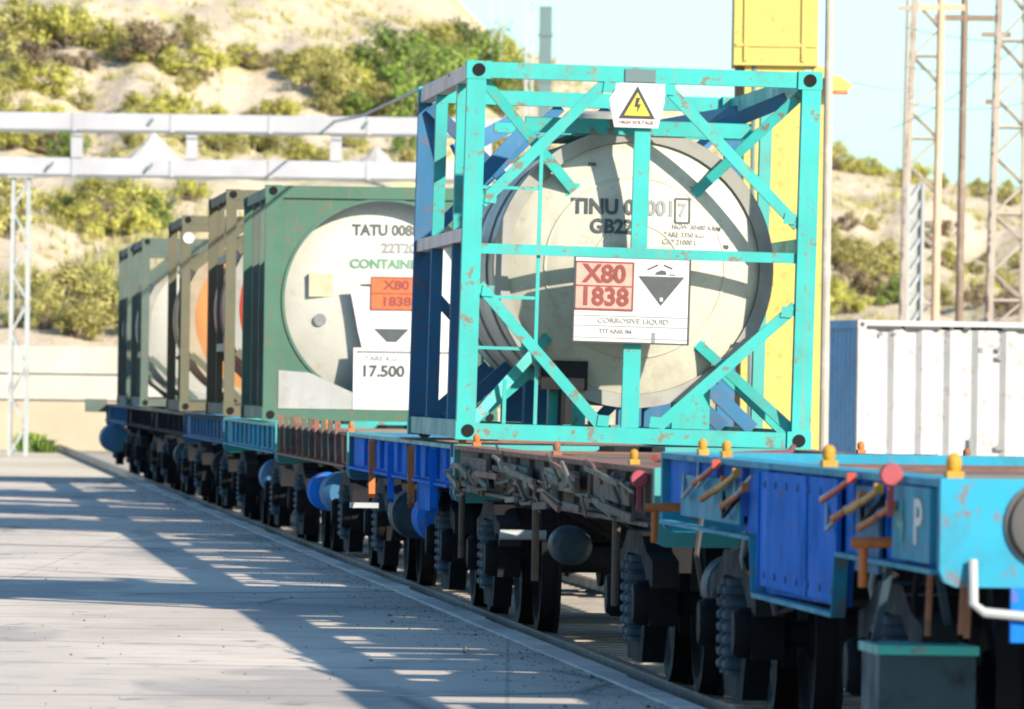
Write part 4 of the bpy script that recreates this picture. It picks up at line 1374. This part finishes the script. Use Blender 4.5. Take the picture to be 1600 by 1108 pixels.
for px in (30, 900):
    x = pz(px, 500).x - ox
    m = MB()
    for sx in (-1, 1):
        for sy in (-1, 1):
            m.bar((x + sx * 0.19, sy * 0.19 + 0.1, 0), (x + sx * 0.17, sy * 0.17 + 0.1, zl - 0.25), 0.09, 0.09)
    for k in range(9):
        z0, z1 = (zl - 0.3) * k / 9, (zl - 0.3) * (k + 1) / 9
        for sy in (-1, 1):
            s_ = 1 if k % 2 else -1
            m.bar((x + s_ * 0.18, sy * 0.18 + 0.1, z0), (x - s_ * 0.18, sy * 0.18 + 0.1, z1), 0.045, 0.045)
    m.box(x - 0.3, x + 0.3, -0.2, 0.4, zl - 0.26, zl - 0.22)
    m.build('support_column', 'galv', PB)
tag(MB().tube([at(523, 190, 216), at(523, 190, 216).lerp(P(67.2, -1.16, 3.80), 0.5) - Vector((0, 0, 0.08)), P(67.2, -1.16, 3.80)], [0.03, 0.022, 0.014], 8).build('stay_cable', 'galv', None, True), 'pale stay cable rising from the upper duct toward the teal frame', 'cable')

YL2 = 236.0
wx0, wx1 = at(-500, 600, YL2).x, at(900, 600, YL2).x
WL = empty('boundary_wall', ((wx0 + wx1) / 2, YL2, -0.14))
tag(WL, 'long pale concrete wall with dark joints at the foot of the hill', 'wall')
hw = (wx1 - wx0) / 2
ztop, zmid, zlo = at(80, 541, YL2).z + 0.14, at(80, 586, YL2).z + 0.14, at(80, 627, YL2).z + 0.14
MB().box(-hw, hw, -0.10, 0.10, zmid + 0.045, ztop).build('wall_panel', 'concrete', WL)
MB().box(-hw, hw, -0.10, 0.10, zlo + 0.045, zmid).build('wall_panel', 'concrete', WL)
MB().box(-hw, hw, -0.14, 0.14, 0, zlo).build('plinth', 'plinth', WL)
MB().box(-hw, hw, -0.03, 0.06, zlo, zlo + 0.045).build('joint', 'greyprint', WL)
MB().box(-hw, hw, -0.03, 0.06, zmid, zmid + 0.045).build('joint', 'greyprint', WL)

def heap(label, px, py, wpx, hpx, mat):
    p_ = on_hill(px, py)
    s_ = FPX / p_.y
    w_, h_ = wpx / s_, hpx / s_
    vs, fs = [(0, 0, h_)], []
    n, rings = 20, 7
    for j in range(1, rings + 1):
        t = j / rings
        for k in range(n):
            a_ = 2 * math.pi * k / n
            d = 1 + 0.16 * mnoise.noise((math.cos(a_) * 1.5 + px, math.sin(a_) * 1.5, t * 2))
            vs.append((w_ * t * d * math.cos(a_), 0.8 * w_ * t * d * math.sin(a_), h_ * (1 - t) + 0.06 * h_ * mnoise.noise((k * 1.7, j * 2.3, px)) - (0.5 if j == rings else 0)))
    for k in range(n):
        fs.append((0, 1 + k, 1 + (k + 1) % n))
        for j in range(rings - 1):
            o1, o2 = 1 + j * n, 1 + (j + 1) * n
            fs.append((o1 + k, o2 + k, o2 + (k + 1) % n, o1 + (k + 1) % n))
    m = MB()
    m.add(vs, fs)
    tag(m.build('stone_heap', mat, None, False, p_), label, 'heap')
heap('white pointed heap of stone between the ducts', 240, 272, 62, 64, 'rock')
heap('grey rounded heap of stone between the ducts, nearer the teal frame', 588, 275, 48, 48, 'rockgrey')

# far columns on the skyline
def far_column(label, px, y0, y1, wpx, mat, Y=330):
    p_, q_ = at(px, y1, Y), at(px + 3, y0, Y)
    w_ = wpx / (FPX / Y)
    zb_ = hill(p_.x, Y) - 0.3
    T = empty('steel_column', (p_.x, Y, zb_))
    tag(T, label, 'column')
    MB().box(-w_ / 2, w_ / 2, -w_ / 2, w_ / 2, 0, q_.z - zb_).build('shaft', mat, T)
    m = MB()
    for k in range(3):
        z = (q_.z - zb_) * (0.55 + 0.17 * k)
        m.box(-w_ / 2 - 0.04, w_ / 2 + 0.04, -w_ / 2 - 0.04, w_ / 2 + 0.04, z, z + 0.10)
    m.build('band', mat, T)
far_column('thick grey green column showing above the top rail of the teal frame', 851, 10, 150, 20, 'greycol')
def far_lattice(label, px, Y, wpx, ytop):
    p_ = at(px, 90, Y)
    z0 = hill(p_.x, Y) - 0.3
    zt = at(px, ytop, Y).z
    w_ = wpx / (FPX / Y)
    T = empty('lattice_mast', (p_.x, Y, z0))
    tag(T, label, 'mast')
    for sx in (-1, 1):
        for sy in (-1, 1):
            MB().box(sx * w_ / 2 - 0.05, sx * w_ / 2 + 0.05, sy * w_ / 2 - 0.05, sy * w_ / 2 + 0.05, 0, zt - z0).build('leg', 'galv', T)
    m = MB()
    n = 12
    for k in range(n):
        s_ = 1 if k % 2 else -1
        for sy in (-1, 1):
            m.bar((s_ * w_ / 2, sy * w_ / 2, (zt - z0) * k / n), (-s_ * w_ / 2, sy * w_ / 2, (zt - z0) * (k + 1) / n), 0.05, 0.05)
    m.build('bracing', 'galv', T)
far_lattice('pale far mast on the skyline, nearer the hilltop', 775, 400, 16, -60)
far_lattice('pale far mast on the skyline, beside the grey green column', 827, 380, 10, -60)

# ------------------------------------------------------------------ bushes
def bush_meshes(n_leaf, seed, leaf, mat, spiky=False):
    rnd = random.Random(seed)
    vs, fs = [], []
    clumps = []
    for k in range(16):
        a_ = rnd.uniform(0, 6.28)
        r_ = rnd.uniform(0.05, 0.95)
        clumps.append((r_ * math.cos(a_), r_ * math.sin(a_), rnd.uniform(0.25, 1.15) * (1 - 0.35 * r_), rnd.uniform(0.14, 0.36)))
    for i in range(n_leaf):
        c_ = rnd.choice(clumps)
        d = Vector((rnd.gauss(0, 1), rnd.gauss(0, 1), rnd.gauss(0, 1))).normalized() * c_[3] * (rnd.uniform(0.35, 1.15) if rnd.random() < 0.86 else rnd.uniform(1.1, 1.65))
        p_ = Vector((c_[0] + d.x, c_[1] + d.y, max(0.02, c_[2] + d.z * 0.85)))
        nrm = (d.normalized() + Vector((rnd.uniform(-.7, .7), rnd.uniform(-.7, .7), rnd.uniform(-.3, .9)))).normalized()
        t_ = nrm.cross(Vector((rnd.uniform(-1, 1), rnd.uniform(-1, 1), rnd.uniform(-1, 1)))).normalized()
        b2 = nrm.cross(t_)
        s_ = leaf * rnd.uniform(0.6, 1.4)
        o = len(vs)
        vs += [tuple(p_ - t_ * s_), tuple(p_ + b2 * s_ * 0.5), tuple(p_ + t_ * s_), tuple(p_ - b2 * s_ * 0.5)]
        fs.append((o, o + 1, o + 2, o + 3))
    me = bpy.data.meshes.new('crown')
    me.from_pydata(vs, [], fs)
    me.materials.append(M[mat])
    m = MB()
    for c_ in clumps:
        m.tube([(0, 0, -0.15), (c_[0] * 0.4, c_[1] * 0.4, c_[2] * 0.45), (c_[0], c_[1], c_[2])], [0.045, 0.03, 0.012], 5)
        for q_ in range(3):
            d = Vector((rnd.uniform(-1, 1), rnd.uniform(-1, 1), rnd.uniform(0.1, 1.2))).normalized()
            e_ = Vector(c_[:3]) + d * c_[3] * rnd.uniform(1.1, 1.9)
            m.tube([c_[:3], (Vector(c_[:3]) + e_) / 2 + Vector((0, 0, 0.03)), e_], [0.014, 0.010, 0.005], 4)
    tr = m.mesh('stems', M['bark'])
    return me, tr


BM = {}
for kind, mat in (('yellow', 'leaf_yellow'), ('green', 'leaf_green'), ('olive', 'leaf_olive'), ('dry', 'leaf_dry')):
    BM[kind] = [bush_meshes(3000, 11 * i + len(kind), 0.05, mat) for i in range(3)]

GROUPS = {
    'upper': ('shrub growing among others high on the pale slope at the upper left', 'shrubs high on the left slope'),
    'middle': ('shrub in the row that crosses the slope above the upper duct', 'shrubs above the upper duct'),
    'green': ('dense green shrub on the slope close to the top of the teal frame', 'green shrubs beside the teal frame'),
    'between': ('shrub on the slope showing between the two ducts', 'shrubs between the ducts'),
    'below': ('bright shrub on the bank under the lower duct', 'shrubs under the lower duct'),
    'foot': ('dull olive shrub at the foot of the bank above the wall', 'shrubs above the wall'),
    'right': ('dry shrub on the slope behind the lattice masts', 'shrubs on the right slope'),
    'crest': ('low shrub along the crest of the right slope', 'shrubs along the right crest'),
}
nb = 0


def bush(px, py, rpx, kind, grp, label=None, sq=0.85):
    """px, py: the middle of the crown in the photograph; it is stood on the hillside there"""
    global nb
    p_ = on_hill(px, py + rpx * 0.6)
    if p_ is None:
        return
    s_ = 1.3 * rpx / (FPX / p_.y)
    rnd = random.Random(nb * 13 + 5)
    me, tr = BM[kind][nb % 3]
    T = empty('bush', p_ - Vector((0, 0, 0.05)), rnd.uniform(0, 6.28))
    lb, gp = GROUPS[grp]
    tag(T, label or lb, 'bush', None if label else gp)
    c_ = link('crown', me, T)
    c_.scale = (s_ * rnd.uniform(0.95, 1.3), s_ * rnd.uniform(0.95, 1.3), s_ * rnd.uniform(0.85, 1.5) * sq * 1.15)
    T.rotation_euler = (rnd.uniform(-.12, .12), rnd.uniform(-.12, .12), rnd.uniform(0, 6.28))
    t_ = link('stems', tr, T)
    t_.scale = c_.scale
    nb += 1


for a in [(15, 60, 45, 'olive'), (62, 95, 38, 'dry'), (105, 45, 48, 'yellow'), (60, 35, 34, 'olive'), (90, 130, 32, 'yellow'), (170, 55, 45, 'yellow'), (195, 80, 30, 'olive'), (228, 70, 44, 'dry'),
          (275, 92, 44, 'yellow'), (300, 60, 24, 'olive'), (20, 120, 32, 'yellow'), (40, 180, 34, 'yellow'), (8, 178, 30, 'olive'), (85, 182, 24, 'yellow'), (130, 168, 18, 'olive'), (295, 128, 20, 'olive'),
          (135, 100, 20, 'dry'), (250, 168, 32, 'yellow'), (222, 182, 24, 'yellow'), (285, 178, 24, 'yellow'), (205, 160, 14, 'olive')]:
    bush(*a, 'upper')
for a in [(340, 100, 18, 'yellow'), (372, 92, 20, 'yellow'), (402, 98, 20, 'dry'), (438, 96, 20, 'olive'), (462, 100, 22, 'yellow'), (486, 108, 30, 'olive'), (508, 128, 36, 'olive'), (500, 98, 22, 'yellow'),
          (540, 100, 26, 'yellow'), (528, 150, 34, 'olive'), (560, 132, 34, 'yellow'), (432, 168, 24, 'yellow'), (452, 178, 18, 'yellow'), (556, 172, 26, 'green'), (585, 95, 22, 'yellow'),
          (310, 118, 16, 'dry'), (335, 192, 22, 'yellow'), (395, 190, 18, 'olive'), (505, 168, 22, 'olive')]:
    bush(*a, 'middle')
for a in [(600, 112, 46, 'green'), (640, 92, 50, 'green'), (682, 96, 48, 'green'), (718, 74, 40, 'green'), (622, 150, 44, 'green'), (665, 140, 46, 'green'), (705, 128, 44, 'green'), (590, 160, 34, 'olive'),
          (752, 78, 36, 'yellow'), (785, 88, 26, 'yellow'), (640, 178, 34, 'green'), (765, 120, 44, 'green'), (690, 60, 24, 'yellow'), (815, 130, 40, 'olive'), (780, 160, 40, 'green'), (700, 175, 36, 'green')]:
    bush(*a, 'green')
bush(662, 172, 34, 'dry', 'green', 'dark leafless looking shrub beside the far post of the teal frame')
for a in [(20, 218, 28, 'yellow'), (52, 220, 26, 'olive'), (85, 230, 26, 'dry'), (108, 240, 24, 'green'), (205, 222, 20, 'olive'), (290, 218, 22, 'yellow'), (330, 220, 24, 'yellow'), (362, 226, 22, 'olive'),
          (395, 222, 22, 'yellow'), (430, 224, 24, 'olive'), (462, 232, 26, 'olive'), (488, 236, 26, 'yellow'), (505, 246, 18, 'olive'), (545, 222, 16, 'yellow'), (640, 232, 24, 'green'), (635, 258, 20, 'olive'),
          (770, 235, 30, 'olive'), (800, 262, 30, 'yellow')]:
    bush(*a, 'between')
for a in [(95, 325, 36, 'yellow'), (125, 350, 32, 'yellow'), (150, 318, 28, 'olive'), (185, 312, 40, 'yellow'), (222, 322, 40, 'yellow'), (205, 352, 30, 'yellow'), (245, 340, 26, 'green'), (120, 312, 24, 'yellow'), (300, 300, 24, 'yellow')]:
    bush(*a, 'below')
bush(160, 350, 30, 'dry', 'below', 'dark brown shrub at the middle of the bright bushes under the lower duct')
bush(12, 345, 50, 'olive', 'below', 'grey olive shrub at the edge of the picture beside the lattice column')
for a in [(95, 480, 44, 'olive'), (130, 460, 44, 'olive'), (160, 490, 40, 'olive'), (70, 500, 30, 'olive'), (185, 470, 36, 'yellow'), (120, 510, 36, 'olive'), (55, 450, 26, 'olive'), (150, 440, 24, 'yellow'), (20, 500, 20, 'olive'),
          (215, 500, 30, 'olive'), (245, 470, 30, 'olive')]:
    bush(*a, 'foot')
for a in [(1320, 405, 34, 'olive'), (1352, 402, 34, 'olive'), (1388, 412, 30, 'olive'), (1335, 445, 34, 'dry'), (1375, 448, 34, 'olive'), (1400, 462, 24, 'green'), (1305, 462, 26, 'yellow'), (1330, 478, 24, 'yellow'),
          (1482, 408, 22, 'olive'), (1520, 422, 14, 'olive'), (1478, 358, 20, 'dry'), (1562, 440, 18, 'olive'), (1545, 400, 14, 'olive'), (1475, 470, 16, 'olive'), (1530, 470, 18, 'dry'), (1575, 480, 24, 'dry'), (1590, 410, 16, 'olive'),
          (1440, 440, 16, 'olive'), (1320, 350, 20, 'dry'), (1360, 352, 16, 'olive'), (1300, 380, 18, 'olive'), (1450, 380, 16, 'dry')]:
    bush(*a, 'right')
for a in [(1305, 252, 24, 'olive'), (1330, 262, 16, 'yellow'), (1352, 262, 18, 'yellow'), (1378, 268, 14, 'yellow'), (1432, 272, 22, 'yellow'), (1470, 288, 12, 'olive'), (1530, 300, 14, 'olive'), (1575, 310, 18, 'olive'), (1412, 285, 14, 'yellow')]:
    bush(*a, 'crest')

# dry grass and low scrub that covers the slope in patches
rg_ = random.Random(99)
vs, fs = [], []
cnt = 0
while cnt < 9000:
    px, y = rg_.uniform(-150, 1750), Y0 + (YR - Y0) * rg_.random() ** 1.3
    x = (px - 800) / FPX * y
    dn = mnoise.noise((x * 0.13, y * 0.05, 21)) + 0.5 * mnoise.noise((x * 0.5, y * 0.2, 4))
    if dn < rg_.uniform(-0.12, 0.30):
        continue
    z = hill(x, y)
    hgt = rg_.uniform(0.12, 0.42) * (1 + max(0, dn))
    cnt += 1
    for j in range(7):
        a_, r_ = rg_.uniform(0, 6.28), rg_.uniform(0, 0.28)
        bx_, by_ = x + r_ * math.cos(a_), y + r_ * math.sin(a_)
        lx, ly = rg_.uniform(-.16, .16), rg_.uniform(-.16, .16)
        w_ = rg_.uniform(0.02, 0.05)
        ca, sa = math.cos(a_ + 1.2), math.sin(a_ + 1.2)
        o = len(vs)
        vs += [(bx_ - w_ * ca, by_ - w_ * sa, z - 0.08), (bx_ + w_ * ca, by_ + w_ * sa, z - 0.08), (bx_ + lx, by_ + ly, z + hgt * rg_.uniform(0.5, 1.0))]
        fs.append((o, o + 1, o + 2))
me = bpy.data.meshes.new('dry_grass')
me.from_pydata(vs, [], fs)
me.materials.append(M['leaf_straw'])
tag(link('dry_grass', me), 'dry yellow grass covering the slope in patches', 'grass', kind='stuff')

# grit and small stones along the kerb and over the apron
vs, fs = [], []
for i in range(2600):
    Yg = 38 + 115 * rg_.random() ** 1.5
    if i % 3:
        p_ = P(Yg, -1.17 - abs(rg_.gauss(0, 0.35)))
    else:
        p_ = P(Yg, -1.2 - rg_.uniform(0, 9))
    r_ = rg_.uniform(0.003, 0.010) * (2.0 if rg_.random() < 0.04 else 1)
    o = len(vs)
    pts = [(r_, 0, 0), (-r_ * .8, r_ * .5, 0), (0, -r_, 0), (0, r_, 0), (rg_.uniform(-.3, .3) * r_, 0, r_ * rg_.uniform(.6, 1.1))]
    vs += [(p_.x + a_, p_.y + b_, 0.001 + c_) for a_, b_, c_ in pts]
    fs += [(o, o + 3, o + 4), (o + 3, o + 1, o + 4), (o + 1, o + 2, o + 4), (o + 2, o, o + 4)]
me = bpy.data.meshes.new('grit')
me.from_pydata(vs, [], fs)
me.materials.append(M['brown'])
tag(link('grit', me), 'dark grit and pebbles strewn over the apron beside the kerb', 'grit', kind='stuff')

# weeds at the foot of the support column
def weed(px, py, h, label):
    p_ = at(px, py, (FPX * 1.74) / (py - 592))
    rnd = random.Random(px)
    vs, fs = [], []
    for i in range(420):
        a_, r_ = rnd.uniform(0, 6.28), abs(rnd.gauss(0, 0.30)) * h
        b_ = Vector((r_ * math.cos(a_), r_ * math.sin(a_), 0))
        t_ = b_ * 1.5 + Vector((rnd.uniform(-.2, .2), rnd.uniform(-.2, .2), rnd.uniform(0.35, 1.0))) * h
        s_ = Vector((rnd.uniform(-1, 1), rnd.uniform(-1, 1), 0)).normalized() * 0.03
        o = len(vs)
        mid = (b_ + t_) / 2 + Vector((0, 0, 0.1 * h))
        vs += [tuple(b_ - s_), tuple(b_ + s_), tuple(mid + s_ * 1.3), tuple(t_), tuple(mid - s_ * 1.3)]
        fs.append((o, o + 1, o + 2, o + 3, o + 4))
    me = bpy.data.meshes.new('weed')
    me.from_pydata(vs, [], fs)
    me.materials.append(M['leaf_green'])
    T = link('weed', me, None, Vector((p_.x, p_.y, -0.14)))
    tag(T, label, 'plant')
weed(14, 700, 0.85, 'tall green weed at the foot of the lattice column, against the picture edge')
weed(48, 704, 0.5, 'small green weed just beyond the lattice column foot')
weed(70, 706, 0.35, 'lowest green weed, farthest out from the lattice column')
